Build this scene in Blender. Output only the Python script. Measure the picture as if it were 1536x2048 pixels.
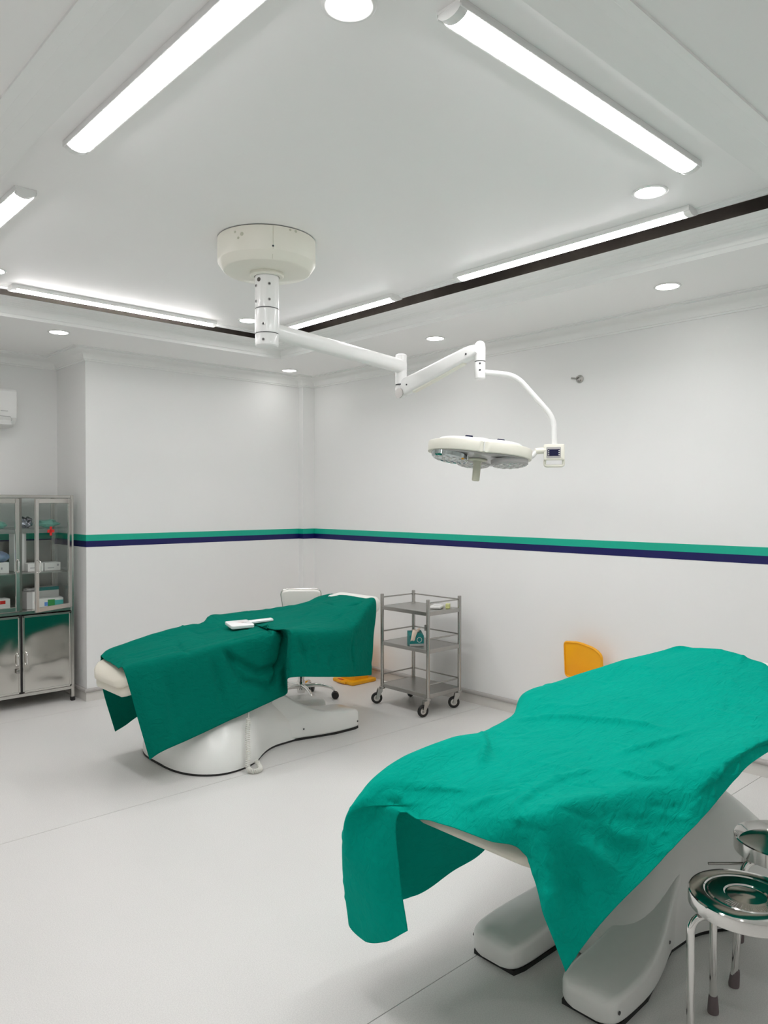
import bpy, bmesh, math, random
import numpy as np
from mathutils import Vector, Matrix, noise

for o in list(bpy.data.objects):
    bpy.data.objects.remove(o)
scene = bpy.context.scene
COL = scene.collection
PI = math.pi
random.seed(7)

# ------------------------------------------------------------------ camera, world, exposure
H = 1.6
cd = bpy.data.cameras.new('camera')
cam = bpy.data.objects.new('camera', cd)
COL.objects.link(cam)
cd.sensor_fit = 'VERTICAL'
cd.sensor_height = 36.0
cd.lens = 1510.0 / 2048.0 * 36.0
cd.clip_start = 0.02
cam.location = (0, 0, H)
cam.rotation_euler = (PI / 2 - math.atan(20.0 / 1510.0), 0, -math.radians(42.85))
scene.camera = cam
scene.cycles.max_bounces = 20
scene.cycles.diffuse_bounces = 14
scene.cycles.transparent_max_bounces = 24

world = bpy.data.worlds.new('world')
scene.world = world
world.use_nodes = True
world.node_tree.nodes['Background'].inputs[0].default_value = (0.9, 0.95, 1.0, 1)
world.node_tree.nodes['Background'].inputs[1].default_value = 0.3
vs = scene.view_settings
vs.view_transform = 'Standard'
vs.look = 'None'
vs.gamma = 1.0
vs.use_curve_mapping = False
vs.exposure = 1.08
LINEAR_LIGHT = 17.0      # emission of the batten diffusers
DOWN_LIGHT = 30.0        # emission of the recessed downlights

# ------------------------------------------------------------------ helpers
def link(o, parent=None):
    COL.objects.link(o)
    if parent is not None:
        o.parent = parent
    return o

def obj(name, geo, mat, parent=None, smooth=None):
    """geo: bmesh or (verts, faces). One mesh object."""
    me = bpy.data.meshes.new(name)
    if isinstance(geo, bmesh.types.BMesh):
        bmesh.ops.recalc_face_normals(geo, faces=geo.faces)
        geo.to_mesh(me)
        geo.free()
    else:
        me.from_pydata([tuple(v) for v in geo[0]], [], geo[1])
    me.materials.append(M[mat] if isinstance(mat, str) else mat)
    if smooth is not None:
        for p in me.polygons:
            p.use_smooth = True
        if smooth < 180:
            me.set_sharp_from_angle(angle=math.radians(smooth))
    o = bpy.data.objects.new(name, me)
    return link(o, parent)

def tag(o, label=None, cat=None, group=None, kind=None):
    if label: o['label'] = label
    if cat: o['category'] = cat
    if group: o['group'] = group
    if kind: o['kind'] = kind
    return o

def thing(name, label, cat, loc=(0, 0, 0), rz=0.0, group=None):
    o = bpy.data.objects.new(name, None)
    o.empty_display_size = 0.1
    o.location = loc
    o.rotation_euler = (0, 0, rz)
    link(o)
    return tag(o, label, cat, group)

def struct(name, geo, mat, label=None, parent=None, smooth=None):
    o = obj(name, geo, mat, parent, smooth)
    if parent is None:
        o['kind'] = 'structure'
        if label: o['label'] = label
    return o

def copy_tree(o, parent=None):
    c = o.copy()
    COL.objects.link(c)
    c.parent = parent
    for ch in o.children:
        copy_tree(ch, c)
    return c

def new():
    return bmesh.new()

def merge(bm, verts, faces):
    vs_ = [bm.verts.new(v) for v in verts]
    for f in faces:
        try:
            bm.faces.new([vs_[i] for i in f])
        except ValueError:
            pass
    return bm

def box(bm, x0, x1, y0, y1, z0, z1, bev=0.0, seg=2, mat=None):
    t = bmesh.new()
    bmesh.ops.create_cube(t, size=1.0)
    for v in t.verts:
        v.co = Vector((x0 + (v.co.x + .5) * (x1 - x0), y0 + (v.co.y + .5) * (y1 - y0), z0 + (v.co.z + .5) * (z1 - z0)))
    if bev > 0:
        bev = min(bev, .49 * min(abs(x1 - x0), abs(y1 - y0), abs(z1 - z0)))
        bmesh.ops.bevel(t, geom=t.edges[:], offset=bev, segments=seg, profile=.5, affect='EDGES')
    if mat is not None:
        t.transform(mat)
    t.verts.index_update()
    merge(bm, [v.co.copy() for v in t.verts], [[v.index for v in f.verts] for f in t.faces])
    t.free()
    return bm

def tube(bm, pts, r, n=12, caps=True, closed=False):
    """swept round tube along pts, r float or list"""
    P = [Vector(p) for p in pts]
    N = len(P)
    R = r if isinstance(r, (list, tuple)) else [r] * N
    T = []
    for i in range(N):
        if closed:
            d = P[(i + 1) % N] - P[i - 1]
        else:
            d = P[min(i + 1, N - 1)] - P[max(i - 1, 0)]
        T.append(d.normalized() if d.length > 1e-9 else Vector((0, 0, 1)))
    ref = Vector((0, 0, 1)) if abs(T[0].z) < .9 else Vector((1, 0, 0))
    u = T[0].cross(ref).normalized()
    verts, faces = [], []
    for i in range(N):
        u = (u - T[i] * u.dot(T[i])).normalized()
        w = T[i].cross(u)
        for k in range(n):
            a = 2 * PI * k / n
            verts.append(P[i] + (u * math.cos(a) + w * math.sin(a)) * R[i])
    M_ = N if closed else N - 1
    for i in range(M_):
        for k in range(n):
            a, b = i * n + k, i * n + (k + 1) % n
            c, d = ((i + 1) % N) * n + (k + 1) % n, ((i + 1) % N) * n + k
            faces.append([a, b, c, d])
    if caps and not closed:
        faces.append(list(range(n))[::-1])
        faces.append([(N - 1) * n + k for k in range(n)])
    return merge(bm, verts, faces)

def lathe(bm, prof, n=32, c=(0, 0, 0), mat=None, cap=True):
    """prof: list of (r, z)"""
    verts, faces = [], []
    for r, z in prof:
        for k in range(n):
            a = 2 * PI * k / n
            v = Vector((r * math.cos(a), r * math.sin(a), z))
            if mat is not None: v = mat @ v
            verts.append(v + Vector(c))
    m = len(prof)
    for i in range(m - 1):
        for k in range(n):
            faces.append([i * n + k, i * n + (k + 1) % n, (i + 1) * n + (k + 1) % n, (i + 1) * n + k])
    if cap:
        if prof[0][0] > 1e-6: faces.append(list(range(n))[::-1])
        if prof[-1][0] > 1e-6: faces.append([(m - 1) * n + k for k in range(n)])
    merge(bm, verts, faces)
    bmesh.ops.remove_doubles(bm, verts=bm.verts, dist=1e-6)
    return bm

def prism(bm, outline, z0, z1, bev=0.0, seg=2, mat=None):
    """extruded outline (list of (x,y)) with bevelled rims"""
    t = bmesh.new()
    vs_ = [t.verts.new((x, y, z0)) for x, y in outline]
    f = t.faces.new(vs_)
    r = bmesh.ops.extrude_face_region(t, geom=[f])
    for e in r['geom']:
        if isinstance(e, bmesh.types.BMVert):
            e.co.z = z1
    if bev > 0:
        es = [e for e in t.edges if abs(e.verts[0].co.z - e.verts[1].co.z) < 1e-7]
        bmesh.ops.bevel(t, geom=es, offset=bev, segments=seg, profile=.5, affect='EDGES')
    if mat is not None:
        t.transform(mat)
    t.verts.index_update()
    merge(bm, [v.co.copy() for v in t.verts], [[v.index for v in f.verts] for f in t.faces])
    t.free()
    return bm

def rrect(x0, x1, y0, y1, r, n=6):
    pts = []
    for cx, cy, a0 in ((x1 - r, y1 - r, 0), (x0 + r, y1 - r, PI / 2), (x0 + r, y0 + r, PI), (x1 - r, y0 + r, 1.5 * PI)):
        for k in range(n + 1):
            a = a0 + PI / 2 * k / n
            pts.append((cx + r * math.cos(a), cy + r * math.sin(a)))
    return pts

def fillet(pts, r, n=6):
    """round the corners of a 3D polyline"""
    P = [Vector(p) for p in pts]
    out = [P[0]]
    for i in range(1, len(P) - 1):
        a, b, c = P[i - 1], P[i], P[i + 1]
        d1, d2 = (a - b), (c - b)
        q = min(r, d1.length * .49, d2.length * .49)
        p0, p1 = b + d1.normalized() * q, b + d2.normalized() * q
        for k in range(n + 1):
            t = k / n
            out.append(p0.lerp(b, t).lerp(b.lerp(p1, t), t))
    out.append(P[-1])
    return out

def plan_sweep(bm, path, prof, closed=False):
    """sweep a profile (off, z) along a plan polyline with mitres; off is to the left of travel"""
    N = len(path)
    P = [Vector(p) for p in path]
    rings = []
    for i in range(N):
        if closed or 0 < i < N - 1:
            d1 = (P[i] - P[i - 1]).normalized(); d2 = (P[(i + 1) % N] - P[i]).normalized()
        elif i == 0:
            d1 = d2 = (P[1] - P[0]).normalized()
        else:
            d1 = d2 = (P[-1] - P[-2]).normalized()
        n1, n2 = Vector((-d1.y, d1.x)), Vector((-d2.y, d2.x))
        m = (n1 + n2)
        m = m / max(m.dot(n1), 1e-6)
        rings.append([(P[i].x + m.x * o, P[i].y + m.y * o, z) for o, z in prof])
    k = len(prof)
    verts = [v for r in rings for v in r]
    faces = []
    for i in range(N if closed else N - 1):
        j = (i + 1) % N
        for a in range(k - 1):
            faces.append([i * k + a, i * k + a + 1, j * k + a + 1, j * k + a])
    return merge(bm, verts, faces)

def crom(p0, p1, p2, p3, t):
    return 0.5 * ((2 * p1) + (-p0 + p2) * t + (2 * p0 - 5 * p1 + 4 * p2 - p3) * t * t + (-p0 + 3 * p1 - 3 * p2 + p3) * t ** 3)

def upsample(G, axis, n):
    """Catmull-Rom along one axis of a control grid"""
    G = np.moveaxis(G, axis, 0)
    N = G.shape[0]
    ext = np.concatenate([(2 * G[0] - G[1])[None], G, (2 * G[-1] - G[-2])[None]])
    out = []
    for i in range(N - 1):
        for k in range(n):
            out.append(crom(ext[i], ext[i + 1], ext[i + 2], ext[i + 3], k / n))
    out.append(G[-1])
    return np.moveaxis(np.array(out), 0, axis)

def grid_geo(P):
    a, b = P.shape[:2]
    faces = [[i * b + j, i * b + j + 1, (i + 1) * b + j + 1, (i + 1) * b + j] for i in range(a - 1) for j in range(b - 1)]
    return P.reshape(-1, 3), faces

def smooth_line(pts, n=8):
    return [Vector(p) for p in upsample(np.array(pts, float), 0, n)]

# ------------------------------------------------------------------ materials
M = {}
def mat(name, col, rough=.5, metal=0.0, var=0.0, vscale=8.0, bump=0.0, bscale=200.0, spec=None, coat=0.0, sheen=0.0, stretch=None):
    m = bpy.data.materials.new(name)
    m.use_nodes = True
    nt = m.node_tree
    b = nt.nodes['Principled BSDF']
    b.inputs['Roughness'].default_value = rough
    b.inputs['Metallic'].default_value = metal
    if spec is not None: b.inputs['Specular IOR Level'].default_value = spec
    if coat: b.inputs['Coat Weight'].default_value = coat
    if sheen: b.inputs['Sheen Weight'].default_value = sheen
    tc = nt.nodes.new('ShaderNodeTexCoord')
    mp = nt.nodes.new('ShaderNodeMapping')
    nt.links.new(tc.outputs['Object'], mp.inputs[0])
    if stretch: mp.inputs['Scale'].default_value = stretch
    c4 = (*col, 1)
    nz = nt.nodes.new('ShaderNodeTexNoise')
    nz.inputs['Scale'].default_value = vscale
    nz.inputs['Detail'].default_value = 4
    nt.links.new(mp.outputs[0], nz.inputs['Vector'])
    cr = nt.nodes.new('ShaderNodeMix'); cr.data_type = 'RGBA'
    v = max(var, .004)
    cr.inputs['A'].default_value = tuple(max(0, c * (1 - v)) for c in col) + (1,)
    cr.inputs['B'].default_value = tuple(min(1, c * (1 + v)) for c in col) + (1,)
    nt.links.new(nz.outputs['Fac'], cr.inputs['Factor'])
    nt.links.new(cr.outputs['Result'], b.inputs['Base Color'])
    if bump:
        n2 = nt.nodes.new('ShaderNodeTexNoise')
        n2.inputs['Scale'].default_value = bscale
        n2.inputs['Detail'].default_value = 3
        nt.links.new(mp.outputs[0], n2.inputs['Vector'])
        bp = nt.nodes.new('ShaderNodeBump')
        bp.inputs['Strength'].default_value = bump
        bp.inputs['Distance'].default_value = .002
        nt.links.new(n2.outputs['Fac'], bp.inputs['Height'])
        nt.links.new(bp.outputs[0], b.inputs['Normal'])
    M[name] = m
    return m

def srgb(r, g, b):
    f = lambda c: (c / 255 / 12.92) if c / 255 <= .04045 else ((c / 255 + .055) / 1.055) ** 2.4
    return (f(r), f(g), f(b))

mat('wall_paint', (.82, .82, .815), .55, var=.012, vscale=1.2, bump=.08, bscale=90)
mat('ceiling_paint', (.90, .89, .885), .6, var=.01, vscale=1.0)
mat('trim_paint', (.86, .86, .85), .45, var=.01)
mat('panel_paint', (.92, .91, .905), .45, var=.01, vscale=1.0)
mat('void_shade', (.16, .14, .12), .9, var=.3, vscale=6)  # dark brown stands in for the shade inside the ceiling void
mat('stripe_green', srgb(0, 170, 142), .45, var=.05, vscale=30)
mat('stripe_navy', srgb(0, 2, 84), .45, var=.05, vscale=30)
mat('base_cap', (.42, .40, .385), .4, var=.04)
mat('skirting', (.66, .64, .61), .4, var=.03)
mat('white_plastic', (.80, .80, .78), .28, var=.02, vscale=3, coat=.15)
mat('lamp_white', (.84, .84, .83), .3, var=.015, vscale=4, coat=.2)
mat('lamp_cream', (.83, .81, .72), .35, var=.02, vscale=5)
mat('cream_shadow', (.62, .61, .50), .5, var=.03)
mat('cream_vinyl', (.78, .74, .64), .38, var=.03, vscale=5, bump=.1, bscale=160)
mat('white_vinyl', (.82, .80, .76), .4, var=.02, bump=.1, bscale=160)
mat('black_rubber', (.012, .012, .012), .6, var=.2)
mat('black_plastic', (.02, .02, .022), .4, var=.15)
mat('dark_steel', (.05, .05, .055), .5, var=.1)
mat('navy_screen', srgb(16, 18, 60), .25, var=.1)
mat('steel', (.62, .60, .57), .24, 1.0, var=.04, vscale=6, stretch=(1, 1, 20))
mat('steel_tube', (.46, .445, .42), .22, 1.0, var=.05, vscale=6, stretch=(1, 1, 20))
mat('steel_matte', (.46, .45, .43), .35, 1.0, var=.05, vscale=20)
mat('steel_dark', (.36, .35, .33), .28, 1.0, var=.06, vscale=10)
mat('steel_mirror', (.66, .64, .60), .10, 1.0, var=.04, vscale=5)
mat('chrome', (.80, .79, .77), .08, 1.0, var=.01)
mat('seat_steel', (.74, .73, .71), .09, 1.0, var=.02, vscale=12)
mat('rubber_foot', srgb(110, 98, 100), .6, var=.06)
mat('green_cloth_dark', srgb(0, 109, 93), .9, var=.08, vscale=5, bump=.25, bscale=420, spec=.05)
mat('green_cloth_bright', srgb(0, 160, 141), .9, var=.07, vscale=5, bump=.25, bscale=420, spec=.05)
mat('yellow_plastic', srgb(240, 170, 8), .4, var=.04)
mat('red_mark', srgb(205, 30, 24), .5, var=.03)
mat('white_gloss', (.86, .86, .86), .25, var=.01)
mat('grey_print', (.36, .36, .38), .5, var=.05)
mat('led_lens', (.46, .44, .44), .25, var=.05)
mat('led_dot', (.75, .73, .72), .15, var=.02)
mat('mirror_lens', (.5, .55, .55), .08, 1.0)
mat('teal_card', srgb(10, 130, 128), .5, var=.1, vscale=20)
mat('teal_print', srgb(60, 175, 170), .5, var=.1)
mat('glove', srgb(232, 214, 196), .6, var=.05)
mat('white_card', (.74, .74, .72), .6, var=.06, vscale=14)
mat('grey_card', (.46, .46, .45), .6, var=.08)
mat('lime_card', srgb(205, 208, 140), .6, var=.05)
mat('green_print', srgb(20, 140, 60), .5, var=.1)
mat('blue_print', srgb(90, 140, 215), .5, var=.1)
mat('pink_print', srgb(225, 170, 160), .5, var=.1)
mat('green_bag', srgb(110, 175, 160), .3, var=.12, coat=.3)
mat('blue_grey_bag', srgb(120, 135, 165), .35, var=.12, coat=.2)
mat('steel_items', (.35, .37, .42), .2, 1.0, var=.3, vscale=30)
mat('seam_weld', (.44, .43, .41), .5, var=.05)
mat('ac_white', (.78, .78, .77), .35, var=.01)
mat('ac_grey', (.45, .45, .45), .45, var=.05)
mat('chip', (.10, .09, .08), .7, var=.1)
mat('stain', (.55, .55, .44), .5, var=.1)
mat('cord', (.74, .73, .68), .45, var=.03)

# vinyl floor: fine speckle over a pale grey
m = mat('vinyl', (.71, .70, .685), .42, var=.035, vscale=1.3)
nt = m.node_tree
b = nt.nodes['Principled BSDF']
old = b.inputs['Base Color'].links[0].from_socket
tc = nt.nodes.new('ShaderNodeTexCoord')
sp = nt.nodes.new('ShaderNodeTexNoise'); sp.inputs['Scale'].default_value = 240; sp.inputs['Detail'].default_value = 2
nt.links.new(tc.outputs['Object'], sp.inputs['Vector'])
rp = nt.nodes.new('ShaderNodeValToRGB')
rp.color_ramp.elements[0].position = .36; rp.color_ramp.elements[0].color = (.91, .91, .91, 1)
rp.color_ramp.elements[1].position = .62; rp.color_ramp.elements[1].color = (1.03, 1.03, 1.03, 1)
nt.links.new(sp.outputs['Fac'], rp.inputs[0])
mx = nt.nodes.new('ShaderNodeMix'); mx.data_type = 'RGBA'; mx.blend_type = 'MULTIPLY'; mx.inputs['Factor'].default_value = 1
nt.links.new(old, mx.inputs['A']); nt.links.new(rp.outputs[0], mx.inputs['B'])
nt.links.new(mx.outputs['Result'], b.inputs['Base Color'])

for cn_ in ('green_cloth_dark', 'green_cloth_bright'):       # second, coarser crinkle relief
    nt = M[cn_].node_tree
    b = nt.nodes['Principled BSDF']
    first = b.inputs['Normal'].links[0].from_node
    tc = nt.nodes.new('ShaderNodeTexCoord'); mp = nt.nodes.new('ShaderNodeMapping')
    mp.inputs['Scale'].default_value = (.55, 1.6, 1.0); mp.inputs['Rotation'].default_value = (0, 0, .25)
    nt.links.new(tc.outputs['Object'], mp.inputs[0])
    wz = nt.nodes.new('ShaderNodeTexNoise'); wz.inputs['Scale'].default_value = 26; wz.inputs['Detail'].default_value = 5
    wz.inputs['Distortion'].default_value = 1.2
    nt.links.new(mp.outputs[0], wz.inputs['Vector'])
    bp = nt.nodes.new('ShaderNodeBump'); bp.inputs['Strength'].default_value = .75; bp.inputs['Distance'].default_value = .010
    nt.links.new(wz.outputs['Fac'], bp.inputs['Height']); nt.links.new(first.outputs[0], bp.inputs['Normal'])
    nt.links.new(bp.outputs[0], b.inputs['Normal'])

def emit(name, col, s):
    m = bpy.data.materials.new(name); m.use_nodes = True
    nt = m.node_tree
    b = nt.nodes['Principled BSDF']
    b.inputs['Base Color'].default_value = (.9, .9, .9, 1)
    b.inputs['Emission Color'].default_value = (*col, 1)
    b.inputs['Emission Strength'].default_value = s
    M[name] = m
emit('tube_glow', (1.0, .972, .985), LINEAR_LIGHT)
emit('down_glow', (1.0, .985, .965), DOWN_LIGHT)
emit('down_glow_small', (1.0, .985, .965), DOWN_LIGHT * .5)

m = bpy.data.materials.new('glass'); m.use_nodes = True
nt = m.node_tree
for n in list(nt.nodes):
    if n.type != 'OUTPUT_MATERIAL': nt.nodes.remove(n)
out = [n for n in nt.nodes][0]
tr = nt.nodes.new('ShaderNodeBsdfTransparent'); tr.inputs[0].default_value = (.97, .985, .98, 1)
gl = nt.nodes.new('ShaderNodeBsdfGlossy'); gl.inputs['Roughness'].default_value = .02
lw = nt.nodes.new('ShaderNodeLayerWeight'); pw = nt.nodes.new('ShaderNodeMath'); pw.operation = 'POWER'; pw.inputs[1].default_value = 5.0
nt.links.new(lw.outputs['Facing'], pw.inputs[0])
fr = nt.nodes.new('ShaderNodeMath'); fr.operation = 'MULTIPLY_ADD'; fr.inputs[1].default_value = .9; fr.inputs[2].default_value = .018
nt.links.new(pw.outputs[0], fr.inputs[0])
ms = nt.nodes.new('ShaderNodeMixShader')
nt.links.new(fr.outputs[0], ms.inputs[0]); nt.links.new(tr.outputs[0], ms.inputs[1]); nt.links.new(gl.outputs[0], ms.inputs[2])
nt.links.new(ms.outputs[0], out.inputs[0])
M['glass'] = m

# ------------------------------------------------------------------ the room
XL, XR, YN, YB, YA = -1.3, 4.6, -1.6, 6.05, 6.68     # left wall, right wall, near wall, back wall, alcove back
AX = 2.36                                            # alcove side (outer corner of the back wall)
ZS, ZP = 2.82, 2.955                                 # soffit and raised panel heights
CHX, CHY = 4.46, 5.975                               # pipe chase in the corner

floor = struct('floor', box(new(), XL - .1, XR + .1, YN - .1, YA + .1, -.08, -.004), 'seam_weld', 'pale grey speckled vinyl floor laid in wide sheets')
seams = [YN - .1, -.34, 1.716, 3.79, 5.86, YA + .1]
for a, c in zip(seams[:-1], seams[1:]):
    obj('vinyl_sheet', box(new(), XL - .1, XR + .1, a + .0016, c - .0016, -.004, 0), 'vinyl', floor)

def wall(name, x0, x1, y0, y1, label, z1=2.85):
    return struct(name, box(new(), x0, x1, y0, y1, 0, z1), 'wall_paint', label)
wall_right = wall('wall_right', XR, XR + .12, YN - .1, YB + .12, 'smooth white wall with green and navy stripe behind the trolley')
wall_back = wall('wall_back', AX, XR, YB, YB + .12, 'smooth white wall with green and navy stripe behind the covered couch')
chase = struct('trim_1', box(new(), CHX, XR, CHY, YB, 0, 2.82), 'wall_paint', 'white boxed pipe chase in the room corner')
wall_side = struct('wall_alcove_side', box(new(), AX, AX + .12, YB + .12, YA + .12, 0, 2.85), 'wall_paint', 'white return wall of the cabinet alcove')
wall_alcove = wall('wall_alcove', XL - .1, AX, YA, YA + .12, 'white back wall of the alcove above the steel cabinet')
wall_left = wall('wall_left', XL - .12, XL, YN - .1, YA, 'plain white wall on the far side of the room')
wall_near = wall('wall_near', XL, XR, YN - .12, YN, 'plain white wall facing the couches')

# painted stripe (thin coloured film, 1 mm proud)
def stripe(parent, a, c, zs=((1.287, 1.337, 'stripe_green', 'green_stripe'), (1.238, 1.287, 'stripe_navy', 'navy_stripe'))):
    d = (Vector(c) - Vector(a)).normalized(); n = Vector((-d.y, d.x)) * .0012
    for z0, z1, mt, nm in zs:
        v = [(a[0], a[1], z0), (c[0], c[1], z0), (c[0], c[1], z1), (a[0], a[1], z1)]
        v += [(p[0] + n.x, p[1] + n.y, p[2]) for p in v]
        f = [[4, 5, 6, 7], [0, 1, 5, 4], [3, 7, 6, 2], [0, 4, 7, 3], [1, 2, 6, 5]]
        obj(nm, (v, f), mt, parent)
stripe(wall_right, (XR, YN), (XR, CHY))
stripe(chase, (XR, CHY), (CHX, CHY)); stripe(chase, (CHX, CHY), (CHX, YB))
stripe(wall_back, (CHX, YB), (AX, YB))
stripe(wall_back, (AX, YB), (AX, YB + .12)); stripe(wall_side, (AX, YB + .12), (AX, YA))
stripe(wall_alcove, (AX, YA), (XL, YA))

wpath = [(XR, YN), (XR, CHY), (CHX, CHY), (CHX, YB), (AX, YB), (AX, YA), (XL, YA), (XL, YN)]
# skirting with rounded cap
struct('baseboard_room', plan_sweep(new(), wpath, [(.0, .0), (.010, .0), (.010, .075), (0, .078)], closed=True), 'skirting', 'low grey skirting along the foot of the walls')
cap = [(0, .072), (.014, .072)] + [(.014 + .012 * math.sin(PI * k / 8), .072 + .03 * (1 - math.cos(PI * k / 8)) / 2) for k in range(1, 9)] + [(0, .102)]
struct('trim_2', plan_sweep(new(), wpath, cap, closed=True), 'base_cap', 'rounded grey cap strip running along the top of the skirting', smooth=50)
# crown moulding
crown = [(0, 2.728), (.012, 2.728), (.014, 2.738), (.022, 2.740), (.024, 2.750)] + \
        [(.024 + .085 * (1 - math.cos(PI / 2 * k / 6)), 2.750 + .052 * math.sin(PI / 2 * k / 6)) for k in range(1, 7)] + \
        [(.118, 2.803), (.118, 2.812), (.135, 2.813), (.135, 2.825)]
struct('trim_3', plan_sweep(new(), wpath, crown, closed=True), 'trim_paint', 'white crown moulding around the top of the walls', smooth=35)

# soffit with rectangular opening
TX0, TX1, TY0, TY1 = .71, 3.730, .945, 5.310
IX0, IX1, IY0, IY1 = .935, 3.498, 1.193, 5.060
bm = new()
box(bm, XL - .1, XR + .1, YN - .1, TY0, ZS, ZS + .05); box(bm, XL - .1, XR + .1, TY1, YA + .1, ZS, ZS + .05)
box(bm, XL - .1, TX0, TY0, TY1, ZS, ZS + .05); box(bm, TX1, XR + .1, TY0, TY1, ZS, ZS + .05)
struct('ceiling', bm, 'ceiling_paint', 'flat white ceiling border around the raised centre panel')
# stepped sloping frame moulding from soffit up to the opening
fr = []
steps = [(0, 2.812), (.003, 2.812), (.006, 2.832), (.012, 2.836), (.016, 2.858), (.024, 2.872), (.034, 2.8785), (.040, 2.8785), (.042, 2.8815), (.080, 2.8815), (.082, 2.8835), (.120, 2.8835), (.122, 2.8855), (.160, 2.8855), (.162, 2.8875), (.2375, 2.8880)]
sx, sy = (IX0 - TX0) / .24, (IY0 - TY0) / .24
corners = [(TX0, TY0), (TX1, TY0), (TX1, TY1), (TX0, TY1)]
inner = [(IX0, IY0), (IX1, IY0), (IX1, IY1), (IX0, IY1)]
verts, faces = [], []
prof = [(0, ZS + .04)] + steps + [(.150, 2.8925), (0, 2.905)]
for (ox, oy), (ix, iy) in zip(corners, inner):
    for o, z in prof:
        t = o / .2375
        verts.append((ox + (ix - ox) * t, oy + (iy - oy) * t, z))
k = len(prof)
for i in range(4):
    for a in range(k - 1):
        j = (i + 1) % 4
        faces.append([i * k + a, i * k + a + 1, j * k + a + 1, j * k + a])
bm = merge(new(), verts, faces)
struct('trim_4', bm, 'trim_paint', 'broad stepped white moulding framing the raised ceiling panel', smooth=25)
# raised panel, shadow gap on its far edges
PX1, PY1 = 3.482, 5.120
panel = struct('ceiling_panel', box(new(), IX0 - .1, PX1 - .045, IY0 - .1, PY1 - .045, ZP, ZP + .03), 'panel_paint', 'smooth raised white ceiling panel carrying the batten lights')
lip = [(0, ZP + .05), (0, 2.941), (.008, 2.938), (.018, 2.938), (.020, 2.944), (.032, 2.946), (.034, 2.952), (.05, 2.953), (.05, ZP + .02)]
o = obj('panel_lip', plan_sweep(new(), [(PX1, IY0 - .1), (PX1, PY1), (IX0 - .1, PY1)], lip), 'trim_paint', panel, smooth=25)
# void above, coloured dark so the gap reads as unlit
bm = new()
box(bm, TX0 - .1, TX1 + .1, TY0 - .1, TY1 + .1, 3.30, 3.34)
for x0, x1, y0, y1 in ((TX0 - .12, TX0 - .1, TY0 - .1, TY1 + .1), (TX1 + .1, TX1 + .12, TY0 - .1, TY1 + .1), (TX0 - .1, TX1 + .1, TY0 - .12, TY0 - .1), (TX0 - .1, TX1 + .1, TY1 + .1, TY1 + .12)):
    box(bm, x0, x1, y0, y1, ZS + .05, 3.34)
struct('ceiling_void', bm, 'void_shade', 'void above the shadow gap with its shade put into a dark colour')

# ------------------------------------------------------------------ ceiling lights
def batten(x, y, L, along_y, label):
    t = thing('batten_light', label, 'ceiling light', (x, y, ZP), PI / 2 if along_y else 0, 'batten lights on the ceiling panel')
    h = L / 2
    b = new(); box(b, -h, h, -.046, .046, -.010, 0, .002)
    box(b, -h, h, -.046, -.0405, -.024, -.008, .001, 1); box(b, -h, h, .0405, .046, -.024, -.008, .001, 1)
    obj('back_tray', b, 'lamp_white', t)
    pr = [(.040 * math.cos(PI * k / 12), -.019 - .015 * math.sin(PI * k / 12)) for k in range(13)]
    v = [(sx_, y_, z_) for sx_ in (-h + .03, h - .03) for y_, z_ in pr]
    f = [[k, k + 1, 14 + k, 13 + k] for k in range(12)] + [list(range(13))[::-1], list(range(13, 26))]
    obj('diffuser', (v, f), 'tube_glow', t, smooth=60)
    for s in (-1, 1):
        pc = [(.044 * math.cos(PI * k / 12), -.010 - .028 * math.sin(PI * k / 12)) for k in range(13)]
        a, c = sorted((s * h, s * (h - .032)))
        v = [(sx_, y_, z_) for sx_ in (a, c) for y_, z_ in pc]
        obj('end_cap', (v, f + [[0, 13, 25, 12]]), 'lamp_white', t, smooth=40)
    return t
batten(1.10, 2.19, 1.44, True, 'long batten light beside the broad moulding with one end and no downlight near it')
batten(1.095, 4.17, 1.44, True, 'batten light on ceiling panel above the cabinet side, only one end showing')
batten(2.26, 1.40, 1.44, False, 'long glowing batten light beside the single downlight and moulding')
batten(3.415, 2.31, 1.44, True, 'batten light along shadow gap next to a downlight, above the bare right wall')
batten(3.43, 4.22, 1.30, True, 'batten light along shadow gap behind the arm of the theatre lamp')
batten(2.225, 5.06, 1.44, False, 'batten light along shadow gap above the back wall')

def downlight(x, y, z, label, group, r=.074, strong=False):
    t = thing('downlight', label, 'ceiling light', (x, y, z), 0, group)
    obj('trim_ring', lathe(new(), [(r, 0), (r + .002, -.004), (r - .003, -.007), (r - .012, -.006), (r - .014, -.003), (r - .014, 0)], 40, cap=False), 'lamp_white', t, smooth=60)
    obj('diffuser', lathe(new(), [(.0, -.005), (r - .020, -.005), (r - .0145, -.0035)], 40, cap=False), 'down_glow' if z == ZP or strong else 'down_glow_small', t, smooth=60)
g1, g2 = 'downlights in the raised panel corners', 'small downlights in the ceiling border'
downlight(1.340, 1.585, ZP, 'round downlight in raised panel between two batten ends', g1)
downlight(3.105, 1.640, ZP, 'round downlight in raised panel beside the batten over the right wall', g1)
downlight(1.335, 4.80, ZP, 'round downlight in raised panel half out of view above the cabinet', g1)
downlight(3.10, 4.83, ZP, 'round downlight in raised panel partly hidden by the lamp column', g1)
downlight(4.115, 3.875, ZS, 'small round downlight in ceiling border above the lamp spring arm', g2)
downlight(4.085, 2.050, ZS, 'small round downlight in ceiling border beyond the shadow gap over right wall', g2)
downlight(4.125, 5.735, ZS, 'small round downlight in ceiling border at the room corner', g2)
downlight(1.985, 5.570, ZS, 'small round downlight in ceiling border above the cabinet alcove', g2)

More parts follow.
